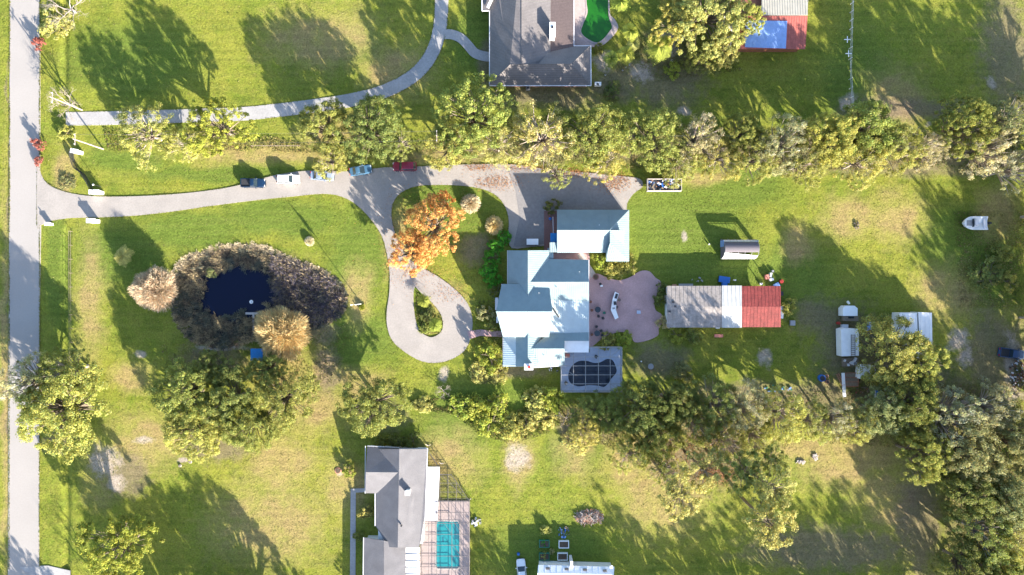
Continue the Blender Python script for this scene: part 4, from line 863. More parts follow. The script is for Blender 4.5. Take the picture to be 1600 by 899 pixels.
def pool(name, label, out, water, m, deckm, deck_label=None, top=.14, cop='coping'):
    c = bldg('swimming_pool', sum(p[0] for p in water) / len(water), sum(p[1] for p in water) / len(water), label, 'pool')
    wp = wpoly(water); cx = sum(p.x for p in wp) / len(wp); cy = sum(p.y for p in wp) / len(wp)
    big = [Vector((p.x + (p.x - cx) / math.hypot(p.x - cx, p.y - cy) * .35, p.y + (p.y - cy) / math.hypot(p.x - cx, p.y - cy) * .35)) for p in wp]
    sheet('coping', big, [wp], top + .05, .3, M[cop], c); sheet('water', wp, [], top - .06, .03, M[m], c)
    structure(sheet(name, wpoly(out), [big], top, .4, M[deckm])); return c
bp = smooth_poly([(888,592),(889,580),(895,570),(905,564),(917,564),(928,567),(938,566),(948,561),(957,563),(962,573),(963,582),(955,592),(950,600),(943,605),(935,603),(920,602),(905,604),(893,600)], 4)
c = pool('pool_deck_main', 'dark blue kidney-shaped pool inside the screen cage of the metal-roofed house', [(882,551),(921,551),(921,543),(972,543),(972,613),(877,613),(877,572),(882,572)], bp, 'poolnavy', 'bluedeck', cop='bluedeck')
cage('dark screened cage over the blue kidney pool of the metal-roofed house', [[(882,551),(921,551),(921,543),(972,543),(972,613),(877,613),(877,573),(882,573)]], (877,896,915,935,953.5,972), (543,558,572,586,600,613), 2.9, 877, 972, 543, 613,
     (((953.5,558),(972,543)),((953.5,600),(972,613)),((877,613),(896,600)),((877,573),(896,586))), 'grey')
for x_, y_, nm, lb, m_ in ((931,557,'pool_chair','dark chair on the deck beside the upper rim of the kidney pool','black'),(967,606,'pool_chair','brown chair in the lower right corner of the screened deck','wood'),(884,598,'pool_chair','brown chair in the lower left corner of the screened deck','wood')):
    p = P(x_, y_, .14); t = lempty(nm, p, lb, 'chair', None, 2.5)
    MB().box(0,0,.42,.6,.6,.08).build('seat', M[m_], t, local=True); MB().box(0,.3,.75,.6,.08,.6).build('backrest', M[m_], t, local=True)
    for sx in (-.25,.25):
        for sy in (-.25,.25): MB().box(sx,sy,.2,.06,.06,.4).build('leg', M['dark'], t, local=True)
t = bldg('cushion_box', 887, 556, 'small pink-red deck box in the upper left corner of the screened deck', 'deck box'); MB().box(*P(887,556,.42), .8, .75, .5).build('box', M['rust'], t); MB().box(*P(887,556,.7), .86, .8, .06).build('lid', M['salmon'], t)
c = pool('pool_deck_east', 'turquoise rectangular pool beside the grey-shingled house', [(657,783),(734,783),(734,1000),(650,1000),(657,860)], [(682,818),(685,815),(715,815),(718,818),(718,885),(715,888),(684,888),(681,884)], 'pooltq', 'pinkdeck')
st = MB(); [st.box(*P(x_, y_, .085), w_ * S, h_ * S, .01) for x_, y_, w_, h_ in ((689,822,8,3),(685,831,3,14),(692,843,3,8))]; st.build('steps', M['poolstep'], c); MB().box(*P(713.5,829,.085), 8 * S, 27 * S, .01).build('deep_end', M['poolstep'], c)
cage('bronze screened cage over the turquoise rectangular pool', [[(657,784),(733,784),(733,1000),(657,1000)]], (658,670,682,706,720,733), tuple(range(784, 960, 17)), 2.9, 657, 733, 784, 960, (((687,784),(733,850)),((670,784),(706,835)),((706,784),(733,818)),((706,850),(733,886)),((658,835),(670,818)),((720,886),(733,903))))
c = bldg('screen_room', 708, 765, 'triangular green-floored screen room above the turquoise pool', 'screen room')
tri = [(687,741),(705,742),(718,760),(733,783),(687,783)]; mb = MB(); L_ = Z([(a, b, 2.6) for a, b in tri])
for i in range(5): mb.tube([L_[i], L_[(i + 1) % 5]], .05, 4); mb.tube([(L_[i].x, L_[i].y, 0), L_[i]], .05, 4)
for a, b in (((687,755),(714,755)),((687,769),(724,769)),((700,742),(700,783)),((713,754),(713,783)),((687,741),(733,783))): mb.tube([P(*a, 2.6), P(*b, 2.6)], .04, 4)
mb.build('frame', M['bronze'], c); sc = MB(); sc.add([v - Vector((0,0,.05)) for v in L_], [(0,1,2,3,4)]); sc.build('screen', M['screen'], c); sc = MB(); [sc.add([L_[i], L_[(i+1)%5], (L_[(i+1)%5].x, L_[(i+1)%5].y, .1), (L_[i].x, L_[i].y, .1)], [(0,1,2,3)]) for i in range(5)]; sc.build('side_screen', M['screen'], c)
c = bldg('screen_room', 676, 720, 'small triangular screen porch at the upper right corner of the shingled house', 'screen room')
tri = [(668,703),(685,729),(668,729)]; L_ = Z([(a, b, 2.6) for a, b in tri]); mb = MB()
for i in range(3): mb.tube([L_[i], L_[(i + 1) % 3]], .05, 4); mb.tube([(L_[i].x, L_[i].y, 0), L_[i]], .05, 4)
mb.build('frame', M['bronze'], c); MB().add([v - Vector((0,0,.05)) for v in L_], [(0,1,2)]).build('screen', M['screen'], c)
pool('pool_deck_north', 'green kidney-shaped pool with mauve deck beside the tan-roofed house', smooth_poly([(894,-80),(894,74),(908,75),(925,74),(940,72),(955,60),(966,44),(960,30),(950,12),(952,-80)], 3), smooth_poly([(914,-60),(916,0),(918,20),(912,36),(908,50),(916,60),(931,67),(942,62),(952,50),(956,42),(951,26),(950,0),(950,-60)], 4), 'poolgreen', 'pinkdeck', cop='pinkdeck')

# ------------------------------------------------------------------ vehicles
PAINT = {}
def paint(c, name):
    if name not in PAINT:
        m = mat('paint_' + name, c, .3, noise=.03, nscale=1); m.node_tree.nodes['Principled BSDF'].inputs['Coat Weight'].default_value = .6; PAINT[name] = m
    return PAINT[name]
def loft(mb, st):
    """stations: (x, halfwidth low, halfwidth top, z0, zmid, z1)"""
    n = None; vs_, fs = [], []
    for x_, wl, wt, z0, zm, z1 in st:
        ring = [(-wl * .92, z0), (-wl, zm), (-wt, z1 - .05), (-wt * .82, z1), (wt * .82, z1), (wt, z1 - .05), (wl, zm), (wl * .92, z0)]; n = len(ring); vs_ += [(x_, a, b) for a, b in ring]
    for i in range(len(st) - 1):
        for k in range(n): a, b = i * n + k, i * n + (k + 1) % n; fs.append((a, a + n, b + n, b))
    fs.append(tuple(range(n))); fs.append(tuple((len(st) - 1) * n + k for k in range(n - 1, -1, -1))); return mb.add(vs_, fs)
def car(px, py, rz, kind, c, cname, label, L=4.7, W=1.85, name='parked_car', cat='car', z=.06, group='cars parked along the driveway'):
    p = P(px, py, .9); p.z = z; t = lempty(name, p, label, cat, group, R(rz)); h = L / 2; w_ = W / 2; pm = paint(c, cname)
    zs = .95 if kind != 'sedan' else .82; roofz = {'sedan': 1.42, 'suv': 1.75, 'pickup': 1.8}[kind]
    b = MB(); zh = zs + (.12 if kind != 'sedan' else .04)
    loft(b, [(-h, w_ * .8, w_ * .74, .35, .6, zs - .12), (-h + .12, w_ * .93, w_ * .86, .25, .62, zs - .02), (-h + .7, w_, w_ * .93, .22, .65, zs), (0, w_, w_ * .94, .22, .65, zs + .02), (h - 1.3, w_, w_ * .93, .22, .65, zh), (h - .5, w_ * .97, w_ * .86, .24, .62, zs - .04), (h - .12, w_ * .86, w_ * .74, .28, .58, zs - .18), (h, w_ * .72, w_ * .6, .36, .52, zs - .26)])
    body = b.build('body', pm, t, smooth=False, local=True)
    if kind == 'sedan': x0, x1, x2, x3 = -h + .75, -h + 1.45, h - 2.35, h - 1.35
    elif kind == 'suv': x0, x1, x2, x3 = -h + .1, -h + .55, h - 2.05, h - 1.3
    else: x0, x1, x2, x3 = -h + 2.0, -h + 2.25, h - 2.05, h - 1.4
    zb = zs + .015; g = MB(); ww, wr = w_ * .9, w_ * .74
    g.add([(x0, -ww, zb), (x3, -ww, zb), (x3, ww, zb), (x0, ww, zb), (x1, -wr, roofz - .06), (x2, -wr, roofz - .06), (x2, wr, roofz - .06), (x1, wr, roofz - .06)], [(0,1,5,4),(1,2,6,5),(2,3,7,6),(3,0,4,7),(4,5,6,7),(3,2,1,0)])
    g.build('windows', M['carglass'], t, local=True)
    r_ = MB(); e = .03; loft(r_, [(x1 - .05, wr * .96, wr * .9, roofz - .08, roofz - .04, roofz - .01), (x1 + .15, wr + e, wr, roofz - .08, roofz - .03, roofz + .02), ((x1 + x2) / 2, wr + e, wr, roofz - .08, roofz - .02, roofz + .05), (x2 - .1, wr + e, wr, roofz - .08, roofz - .03, roofz + .02), (x2 + .08, wr * .94, wr * .88, roofz - .09, roofz - .05, roofz - .02)]); pl = r_
    for s_ in (-1, 1):
        for xa, xb in ((x0, x1), (x3, x2)): pl.tube([(xa, s_ * ww, zb), (xb, s_ * wr, roofz - .05)], .045, 4)
        xm = (x1 + x2) / 2; pl.tube([(xm, s_ * (ww + .005), zb), (xm, s_ * (wr + .01), roofz - .05)], .04, 4)
    r_.build('roof_panel', pm, t, local=True)
    if kind == 'pickup':
        MB().box(-h + 1.05, 0, zs + .03, 1.75, W * .78, .05).build('bed_cover', M['black'], t, local=True); bd = MB(); [bd.box(-h + 1.05, s_ * w_ * .86, zs + .12, 1.9, .1, .22) for s_ in (-1, 1)]; bd.box(-h + .12, 0, zs + .1, .1, W * .8, .2); bd.build('bed_sides', pm, t, local=True)
    for sx in (-h + .85, h - .9):
        for sy in (-1, 1):
            tb = MB().tube([(sx, sy * (w_ - .2), .33), (sx, sy * (w_ + .02), .33)], .33, 14).build('wheel', M['tyre'], t, local=True); MB().tube([(sx, sy * (w_ + .0), .33), (sx, sy * (w_ + .035), .33)], .2, 10).build('rim', M['rim'], tb, local=True)
    for sy in (-1, 1):
        MB().box(h - .14, sy * w_ * .6, zs - .24, .22, .36, .14).build('headlight', M['lampglass'], t, local=True); MB().box(-h + .04, sy * w_ * .62, zs - .12, .12, .3, .18).build('tail_light', M['redlens'], t, local=True)
        MB().box(x3 - .35, sy * (w_ + .12), zs + .1, .14, .24, .15).build('mirror', pm, t, local=True)
    MB().box(h - .02, 0, .42, .16, W * .7, .2).build('bumper', M['black'], t, local=True)
    return t
car(395, 286, 0, 'pickup', (.004, .018, .05), 'navy', 'dark navy pickup truck, leftmost vehicle parked along the driveway', 4.9, 1.9, 'pickup_truck', 'pickup truck')
car(450, 280, 0, 'suv', (.75, .75, .76), 'white', 'white estate car on the driveway between two blue vehicles', 4.7, 1.85)
car(503, 275, -5, 'sedan', (.2, .25, .34), 'palebluewhite', 'pale blue car half under the drooping olive tree', 4.8, 1.8)
car(563, 266, 9, 'sedan', (.05, .12, .2), 'skyblue', 'light blue sedan tilted beside the lawn under the dark tree', 4.5, 1.85)
car(632, 260, 180, 'suv', (.22, .01, .035), 'maroon', 'maroon SUV parked on the upper edge of the driveway', 4.8, 1.9)
car(815, 893, 95, 'sedan', (.7, .72, .75), 'silver', 'white sedan beside the mobile home at the bottom edge', 4.7, 1.85, z=-.1, group=None)
car(1583, 553, -8, 'pickup', (.02, .06, .16), 'deepblue', 'dark blue pickup truck at the right edge beside a rubble pile', 5.4, 1.95, 'pickup_truck', 'pickup truck', -.1, None)
# debris trailer
t = bldg('dump_trailer', 1037, 290, 'long open trailer filled with jumbled junk at the end of the driveway', 'trailer'); cx, cy = P(1037,290,1.0)[:2]
b = MB(); L_, W_ = 53 * S, 19 * S
b.box(cx, cy, .75, L_, W_, .15)
for s_ in (-1, 1): b.box(cx, cy + s_ * (W_ / 2 - .06), 1.35, L_, .12, 1.2); b.box(cx + s_ * (L_ / 2 - .06), cy, 1.35, .12, W_ - .26, 1.19)
b.build('box', M['coping'], t)
for sx in (-.9, .9):
    for sy in (-1, 1): MB().tube([(cx + sx, cy + sy * .85, .35), (cx + sx, cy + sy * 1.1, .35)], .38, 12).build('wheel', M['tyre'], t)
MB().tube([(cx - L_ / 2, cy, .6), (cx - L_ / 2 - 1.4, cy, .5)], .07, 5).build('tow_bar', M['dark'], t)
rr = random.Random(5); jm = ['black', 'wood', 'white', 'rust', 'paletarp', 'clay', 'dark', 'trim', 'blue']
for k, mname in enumerate(jm):
    for i in range(11): MB().box(cx + rr.uniform(-.46, .46) * L_, cy + rr.uniform(-.38, .38) * W_, 1.0 + rr.uniform(0, .9), rr.uniform(.2, 1.0), rr.uniform(.08, .5), rr.uniform(.05, .3), rr.uniform(0, 3.1)).build('junk_piece', M[mname], t)
# small covered boat
def boat(px, py, rz, L, W, label, hullm, deckm, covered):
    p = P(px, py, .8); p.z = -.1; t = lempty('boat', p, label, 'boat', None, R(rz)); n = 12; vs_, fs = [], []
    for i in range(n + 1):
        u = i / n; x_ = -L / 2 + L * u; wd = W / 2 * (1 if u < .55 else math.sqrt(max(0, 1 - ((u - .55) / .45) ** 2.2))) + .02; zt = 1.15 + .3 * u * u
        vs_ += [(x_, 0, .45 + .3 * u ** 4), (x_, wd * .8, .65 + .2 * u), (x_, wd, zt), (x_, wd - .12, zt), (x_, 0, zt - (.0 if u > .6 else .45)), (x_, -wd + .12, zt), (x_, -wd, zt), (x_, -wd * .8, .65 + .2 * u)]
    for i in range(n):
        for k in range(8): fs.append((i * 8 + k, i * 8 + (k + 1) % 8, (i + 1) * 8 + (k + 1) % 8, (i + 1) * 8 + k))
    fs.append((7,6,5,4,3,2,1,0)); MB().add(vs_, fs).build('hull', M[hullm], t, local=True)
    MB().box(.1, 0, 1.3, 1.0, W * .5, .9, 0, .7).build('console', M[deckm], t, local=True); MB().box(.75, 0, 1.6, .08, W * .6, .5).build('windshield', M['glass'], t, local=True)
    MB().box(-L / 2 + .6, 0, 1.1, .7, W * .8, .3).build('seat', M['trim'], t, local=True); MB().box(-L / 2 - .2, 0, 1.1, .45, .5, 1.1, 0, .8).build('outboard_motor', M['dark'], t, local=True)
    MB().box(L * .28, 0, 1.38, 1.0, W * .4, .12).build('hatch', M['grey'], t, local=True)
    fr = MB(); [fr.box(0, s_ * .6, .3, L * .9, .1, .14) for s_ in (-1, 1)]; [fr.tube([(x_, -W * .46, .25), (x_, W * .46, .25)], .3, 10) for x_ in (-.6,)]; fr.build('trailer_frame', M['dark'], t, local=True)
    return t
boat(1523, 349, 180, 5.1, 2.7, 'white motor boat parked alone on the upper right lawn', 'white', 'trim', False)
# hoop shelter
t = bldg('hoop_shelter', 1155, 389, 'arched shelter with white tarp below and grey mesh above on the side lawn', 'shelter'); cx, cy = P(1155,389,1.2)[:2]; L_, W_, Hh = 52 * S, 31 * S, 3.1
def arc(a, x_): return (cx + x_, cy - math.cos(a) * W_ / 2, max(0, math.sin(a)) * Hh)
fr = MB()
for i in range(6): fr.tube([arc(math.pi * k / 12, -L_ / 2 + L_ * i / 5) for k in range(13)], .05, 5)
for k in (2, 6, 10): fr.tube([arc(math.pi * k / 12, -L_ / 2), arc(math.pi * k / 12, L_ / 2)], .04, 5)
fr.build('frame', M['grey'], t)
def skin(a0, a1, m_, name, x0=-L_ / 2, x1=L_ / 2, sl=0.0):
    vs_, fs = [], []; n = 8
    for i in range(n + 1):
        for j in range(9): xx = x0 + (x1 - x0) * j / 8; a = a0 + (a1 + sl * j / 8 - a0) * i / n; x3, y3, z3 = arc(a, xx); vs_.append((x3, y3 - .02, z3 + .07))
    for i in range(n):
        for j in range(8): q_ = i * 9 + j; fs.append((q_, q_ + 1, q_ + 10, q_ + 9))
    MB().add(vs_, fs).build(name, M[m_], t)
skin(.12, 1.15, 'white', 'tarp', sl=-.35); skin(1.18, 2.3, 'tarpmesh', 'shade_cloth'); skin(2.33, 2.6, 'trim', 'top_strip')
for s_, m_ in ((-1, 'paletarp'), (1, 'blue')): MB().box(cx + s_ * (L_ / 2 + .06), cy + W_ * .26, 1.15, .06, W_ * .32, 2.2).build('end_curtain', M[m_], t)
eb = MB(); eb.add([arc(math.pi * k / 12, -L_ / 2 - .02) for k in range(13)], [tuple(range(13))]); eb.build('end_wall', M['tarpmesh'], t)

# ------------------------------------------------------------------ yard with campers
t = bldg('camper', 1327, 490, 'small white camper with angular front at the top of the yard', 'camper')
b = MB(); b.prism([tuple(P(a, c_, 2.3)[:2]) for a, c_ in ((1317,482),(1321,478),(1335,478),(1340,482),(1340,494),(1317,494))], .4, 2.3); b.build('body', M['white'], t); MB().box(*P(1328,498,1.2), 2.9, .9, 1.0).build('porch', M['wood'], t); MB().box(*P(1328,496,1.5), .9, .4, 1.5).build('door', M['glass'], t); MB().tube([P(1327,475,.6), P(1324,471,.6)], .25, 8).build('gas_bottle', M['white'], t)
for sy in (-1, 1): MB().tube([P(1328 + sy * 10, 489, .35), P(1328 + sy * 11.5, 489, .35)], .35, 10).build('wheel', M['tyre'], t)
t = bldg('trailer', 1328, 535, 'long white box trailer with a ladder lying on its roof', 'trailer')
b = MB(); b.prism([tuple(P(a, c_, 2.7)[:2]) for a, c_ in ((1314,515),(1320,513),(1340,514),(1342,522),(1342,556),(1315,557))], .5, 2.7); b.build('body', M['roofwhite'], t)
for sx in (-1, 1):
    for yy in (530, 540): MB().tube([P(1328 + sx * 11, yy, .38), P(1328 + sx * 13.3, yy, .38)], .38, 10).build('wheel', M['tyre'], t)
t = bldg('ladder', 1333, 540, 'dark ladder lying on the long white trailer', 'ladder'); r1 = MB(); r2 = MB()
for s_ in (0, 6): r1.tube([P(1330 + s_, 523, 2.82), P(1330 + s_, 556, 2.82)], .05, 4)
for k in range(11): r2.tube([P(1330, 524 + k * 3, 2.82), P(1336, 524 + k * 3, 2.82)], .05, 4)
r1.build('side_rail', M['dark'], t); r2.build('rungs', M['wood'], t)
t = bldg('scrap_deck', 1328, 565, 'brown wooden deck heaped with boxes below the white trailer', 'deck')
MB().box(*P(1328,566,.4), 3.2, 1.7, .5).build('deck', M['wood'], t); j = MB(); [j.box(*P(1320 + rr.random() * 18, 559 + rr.random() * 12, .9), rr.uniform(.2, .8), rr.uniform(.2, .6), .4, rr.random() * 3) for i in range(7)]; j.build('boxes', M['trim'], t)
t = bldg('utility_trailer', 1330, 595, 'red-framed open trailer with white rails at the lower yard corner', 'trailer')
b = MB(); b.box(*P(1331,593,.6), 2.7, 2.8, .15); b.build('bed', M['wood'], t); b = MB()
for yy in (583,590,597,604): b.tube([P(1321,yy,1.3), P(1341,yy,1.3)], .07, 4)
for xx in (1321,1341): b.tube([P(xx,583,1.3), P(xx,604,1.3)], .07, 4); b.tube([P(xx,583,1.3), P(xx,583,.5)], .07, 4); b.tube([P(xx,604,1.3), P(xx,604,.5)], .07, 4)
b.build('rails', M['rust'], t); MB().plane(Z([(1315,583,1.6),(1320,583,1.6),(1322,620,1.2),(1317,621,1.2)]), .08).build('ramp', M['white'], t)
for sx in (-1, 1): MB().tube([P(1331 + sx * 10, 594, .35), P(1331 + sx * 12, 594, .35)], .35, 10).build('wheel', M['tyre'], t)
t = bldg('ladder', 1312, 593, 'short pinkish ladder leaning on the red-framed trailer', 'ladder'); r1 = MB(); r2 = MB()
a, b_ = P(1307,585,.1), P(1316,604,1.5); u = Vector((.45, .2, 0))
for s_ in (0, 1): r1.tube([a + u * s_, b_ + u * s_], .04, 4)
for k in range(8): q_ = a.lerp(b_, (k + .5) / 8); r2.tube([q_, q_ + u], .03, 4)
r1.build('side_rail', M['salmon'], t); r2.build('rungs', M['salmon'], t)
for i, (pp, lb) in enumerate([([(1346,570),(1368,572),(1368,592),(1343,592)], 'low white flat-roofed shed under the left side of the broad tree'), ([(1405,489),(1433,489),(1434,520),(1402,532)], 'white flat-roofed trailer left of the paler one beside the broad tree'), ([(1435,488),(1456,489),(1457,545),(1438,548)], 'tall pale trailer at the right end of the camper yard'), ([(1402,534),(1437,530),(1437,560),(1404,560)], 'grey-white trailer half hidden by the broad tree')]):
    t = bldg('storage_trailer', pp[0][0], pp[0][1], lb, 'trailer'); zz = (2.4, 2.9, 3.1, 2.7)[i]
    MB().prism([tuple(P(a, c_, zz)[:2]) for a, c_ in pp], .3, zz).build('body', M['wallw'], t); MB().plane([P(a, c_, zz + .12) for a, c_ in pp], .1, .9, (.06, .04)).build('roof', M['roofwhite'], t)
    if i in (1, 3): MB().box(*P(1417, 505 + (i == 3) * 40, zz + .2), 1.8, .3, .25).build('roof_vent', M['dark'], t)
    q_ = P(pp[0][0] + 4, pp[0][1] + 6, 0); [MB().tube([(q_.x, q_.y + k * .9 - 1, .3), (q_.x + .3, q_.y + k * .9 - 1, .3)], .3, 10).build('wheel', M['tyre'], t) for k in (0, 1)]
def barrel(px, py, r, h_, m_, nm, label, cat, top=None):
    p = P(px, py, h_ / 2); p.z = -.1; t = lempty(nm, p, label, cat); MB().tube([(0,0,0), (0,0,h_ * .5), (0,0,h_)], [r * .9, r, r * .92], 14).build('body', M[m_], t, local=True); MB().tube([(0,0,h_), (0,0,h_ + .05)], r * (.7 if top else .96), 14).build('rim' if top else 'lid', M[top or m_], t, local=True); return t
def crate(px, py, sx, sy, sz, m_, nm, label, cat, rz=0, lidm=None):
    p = P(px, py, sz); p.z = -.1; t = lempty(nm, p, label, cat, None, R(rz)); MB().box(0,0,sz / 2, sx, sy, sz, 0, .95).build('body', M[m_], t, local=True); MB().box(0,0,sz + .03, sx * 1.02, sy * 1.02, .06).build('lid', M[lidm or m_], t, local=True); return t
barrel(1284,591,.75,.9,'blue','rain_barrel','blue round barrel left of the two clay pots in the yard','barrel','black')
barrel(1292,588,.38,.5,'clay','clay_pot','pale clay pot right above the lower clay pot by the blue barrel','pot','soil'); barrel(1293,597,.42,.5,'clay','clay_pot','clay pot below the other one beside the blue barrel','pot','soil')
barrel(1310,505,.3,.8,'red','fuel_can','small red can left of the camper deck','can'); crate(1321,510,1.2,.7,.8,'trim','cooler','pale cooler box between camper and long trailer','cooler')
crate(1357,513,1.4,.8,.8,'paletarp','wrapped_pallet','pale blue wrapped pallet beside the long trailer','pallet',12); crate(1363,507,1.0,1.1,.9,'shedwhite','appliance','white appliance above the wrapped pallet','appliance',25)
crate(1370,618,.5,1.9,.6,'trim','bench','narrow white bench in the dark soil below the low shed','bench',10); crate(1374,615,1.0,1.2,.9,'blue','tool_box','dark blue box right of the narrow white bench','box',5)
# shed clutter
crate(1221.5,488,.75,2.5,1.0,'white','chest_freezer','white chest freezer against the red end of the long shed','freezer',-3); crate(1239,505,1.0,1.0,.6,'grey','meter_box','small grey square box on the grass right of the shed','box')
crate(1221,459,.8,.8,.9,'black','bin','black bin at the upper right corner of the red roof','bin'); crate(1214,446,1.1,.8,.6,'paletarp','tarp_bundle','light blue tarp bundle at the upper right shed corner','tarp',30); barrel(1221,440,.4,.6,'red','bucket','red bucket at the upper right shed corner','bucket')
crate(1199,433,.7,.9,.7,'salmon','lawn_chair_stack','pink stack left of the white clutter above the shed','chairs',8); crate(1206,437,.8,.5,.6,'white','storage_tub','white tub above the upper right shed corner','tub',15); crate(1205,430,.4,.9,.8,'lampglass','plastic_sheet_roll','pale plastic roll above the white tub','roll',-10); crate(1208,424,.4,.4,.5,'grey','watering_can','small grey can topmost in the clutter above the shed','can')
crate(1132,437,2.2,1.2,.7,'dark','tarp_heap','dark grey heap with blue sheet behind the middle of the shed','tarp',-8,'blue'); crate(1133,444,1.0,.9,.8,'blue','blue_bin','blue bin against the back wall of the shed','bin'); barrel(1148,438,.14,1.4,'white','post','short white post behind the white part of the shed','post'); crate(1054,446,.8,.4,.5,'clay','planter','orange planter at the back left corner of the shed','planter'); crate(1072,445.5,2.8,.5,.5,'grey','timber_stack','grey timber stack along the back wall of the shed','timber'); crate(1190,444,.5,.4,.5,'trim','pail','pale pail behind the red part of the shed','pail')
t = bldg('bench', 1123, 524.5, 'salmon-red bench on the grass below the long shed', 'bench'); MB().box(*P(1123,525,.45), 1.75, .62, .07).build('seat', M['salmon'], t); [MB().box(*P(1123 + s_ * 5, 525, .2), .1, .5, .5).build('leg', M['salmon'], t) for s_ in (-1, 1)]
crate(1122,512.5,.7,.3,.5,'white','hose_box','small white box under the lower edge of the grey shed roof','box'); barrel(1047,513,.3,.5,'white','flower_pot','white pot at the lower left corner of the shed','pot','soil')
# patio
t = bldg('outdoor_kitchen', 960, 478, 'white-topped curved outdoor kitchen counter in the middle of the patio', 'counter')
mb = MB(); pts = [(962.5,457),(958,468),(956,484),(962,498)]; pt2 = [(967.5,459),(963.5,470),(963,483),(966,496)]
for i in range(3): mb.prism([tuple(P(*q_, .9)[:2]) for q_ in (pts[i], pts[i + 1], pt2[i + 1], pt2[i])], .05, .9)
mb.build('cabinet', M['coping'], t); mb = MB()
mb.prism([tuple(P(*q_, 1.0)[:2]) for q_ in [(961,456),(957,468),(954.5,484.5),(961,499.5),(966.5,496.5),(962,484),(963.5,470),(967,459)]], .93, 1.0); mb.build('worktop', M['white'], t)
MB().box(*P(961,474,1.12), .5, .7, .24, .1).build('grill', M['black'], t); MB().box(*P(959,482,1.03), .5, .35, .06, .1).build('sink', M['grey'], t); MB().box(*P(963,463,1.03), .5, 1.0, .05, -.3).build('hob', M['dark'], t)
def chair(px, py, rz, label, m_='dark', group='patio chairs', z=.08):
    t = lempty('patio_chair', (*P(px, py, .5)[:2], z), label, 'chair', group, R(rz)); MB().tube([(0,0,.4), (0,0,.46)], .27, 10).build('seat', M[m_], t, local=True)
    MB().tube([(-.27,.05,.78), (-.2,.24,.8), (0,.3,.82), (.2,.24,.8), (.27,.05,.78)], .045, 5).build('backrest', M['dark'], t, local=True)
    for sx in (-.2, .2):
        for sy in (-.2, .2): MB().box(sx, sy, .2, .04, .04, .42).build('leg', M['dark'], t, local=True)
def table(px, py, r, m_, label):
    t = lempty('patio_table', (*P(px, py, .7)[:2], .08), label, 'table', 'patio tables'); MB().tube([(0,0,.7), (0,0,.74)], r, 18).build('table_top', M[m_], t, local=True); MB().tube([(0,0,0), (0,0,.7)], [.16, .05], 8).build('pedestal', M['dark'], t, local=True)
table(934, 484, .6, 'glass', 'dark round table nearest the left side of the outdoor kitchen'); table(933, 521, .6, 'glass', 'dark round table at the lower left of the patio')
for x_, y_, r_, lb, m_ in ((925,485,90,'chair with red seat left of the upper patio table','rust'),(935,494,180,'dark chair below the upper patio table','black'),(942,497,200,'dark chair lower right of the upper patio table','black'),(923,472,60,'brown chair close to the house wall on the patio','rust'),(944,489,270,'teal-green chair between upper table and outdoor kitchen','green'),
      (932,511,0,'dark chair above the lower patio table','black'),(925,523,90,'brown chair left of the lower patio table','rust'),(939,517,300,'dark chair right of the lower patio table','black'),(941,524,240,'dark chair below right of the lower patio table','black'),(967,469,270,'brown bar chair at the right side of the outdoor kitchen','wood'),(963,480,270,'black bar chair against the outdoor kitchen','black')): chair(x_, y_, r_, lb, m_)
t = bldg('fire_pit', 931, 433, 'round red brick fire pit at the top of the patio', 'fire pit'); MB().tube([P(931,433,.09), P(931,433,.32)], .62, 20).build('ring', M['brick'], t); MB().tube([P(931,433,.33), P(931,433,.335)], .42, 20).build('ash_bed', M['soil'], t)
t = bldg('grill', 938, 444, 'small black and white grill below the fire pit', 'grill'); MB().tube([P(938,444,.75), P(938,444,1.0)], [.28, .2], 12).build('bowl', M['black'], t); MB().box(*P(940,447,.8), .5, .35, .05).build('side_shelf', M['white'], t); [MB().tube([P(938,444,.75), Vector((P(938,444).x + a, P(938,444).y + b_, .08))], .025, 4).build('leg', M['dark'], t) for a, b_ in ((.3,0),(-.2,.25),(-.2,-.25))]
t = bldg('side_table', 998, 488, 'pale square table alone on the right part of the patio', 'table'); MB().box(*P(998,488,.5), .75, .65, .05).build('table_top', M['bluedeck'], t); [MB().box(*P(998 + a, 488 + b_, .27), .06, .06, .42).build('leg', M['grey'], t) for a in (-2, 2) for b_ in (-2, 2)]
# garage side
t = bldg('blue_awning', 865, 372, 'bright blue square awning between brick strip and garage', 'awning'); MB().box(*P(865.5,371.5,2.5), 11 * S, 14 * S, .06).build('canopy', M['bluetarp'], t); MB().tube([P(864,339,2.4), P(864.5,365,2.4)], .06, 5).build('rail', M['trim'], t); [MB().tube([(*P(865.5 + a, 371.5 + b_, 2.5)[:2], 0), P(865.5 + a, 371.5 + b_, 2.5)], .04, 5).build('post', M['grey'], t) for a in (-5, 5) for b_ in (-6.5, 6.5)]
barrel(859.5,342,.3,.6,'blue','bucket','small blue bucket at the top of the brick strip','bucket')
t = bldg('golf_cart', 832, 378, 'small white-roofed golf cart on the shaded apron beside the house', 'golf cart'); p = P(832,378,1.8)
MB().box(p.x, p.y, 1.85, 2.35, 1.2, .08).build('roof', M['white'], t); MB().box(p.x, p.y, .55, 2.3, 1.1, .5, 0, .9).build('body', M['trim'], t); MB().box(p.x - .2, p.y, .9, .6, 1.0, .25).build('seat', M['black'], t)
for sx in (-.75, .75):
    for sy in (-.5, .5): MB().tube([(p.x + sx, p.y + sy - .08, .3), (p.x + sx, p.y + sy + .08, .3)], .25, 10).build('wheel', M['tyre'], t); MB().tube([(p.x + sx, p.y + sy, .7), (p.x + sx, p.y + sy, 1.85)], .03, 4).build('post', M['dark'], t)
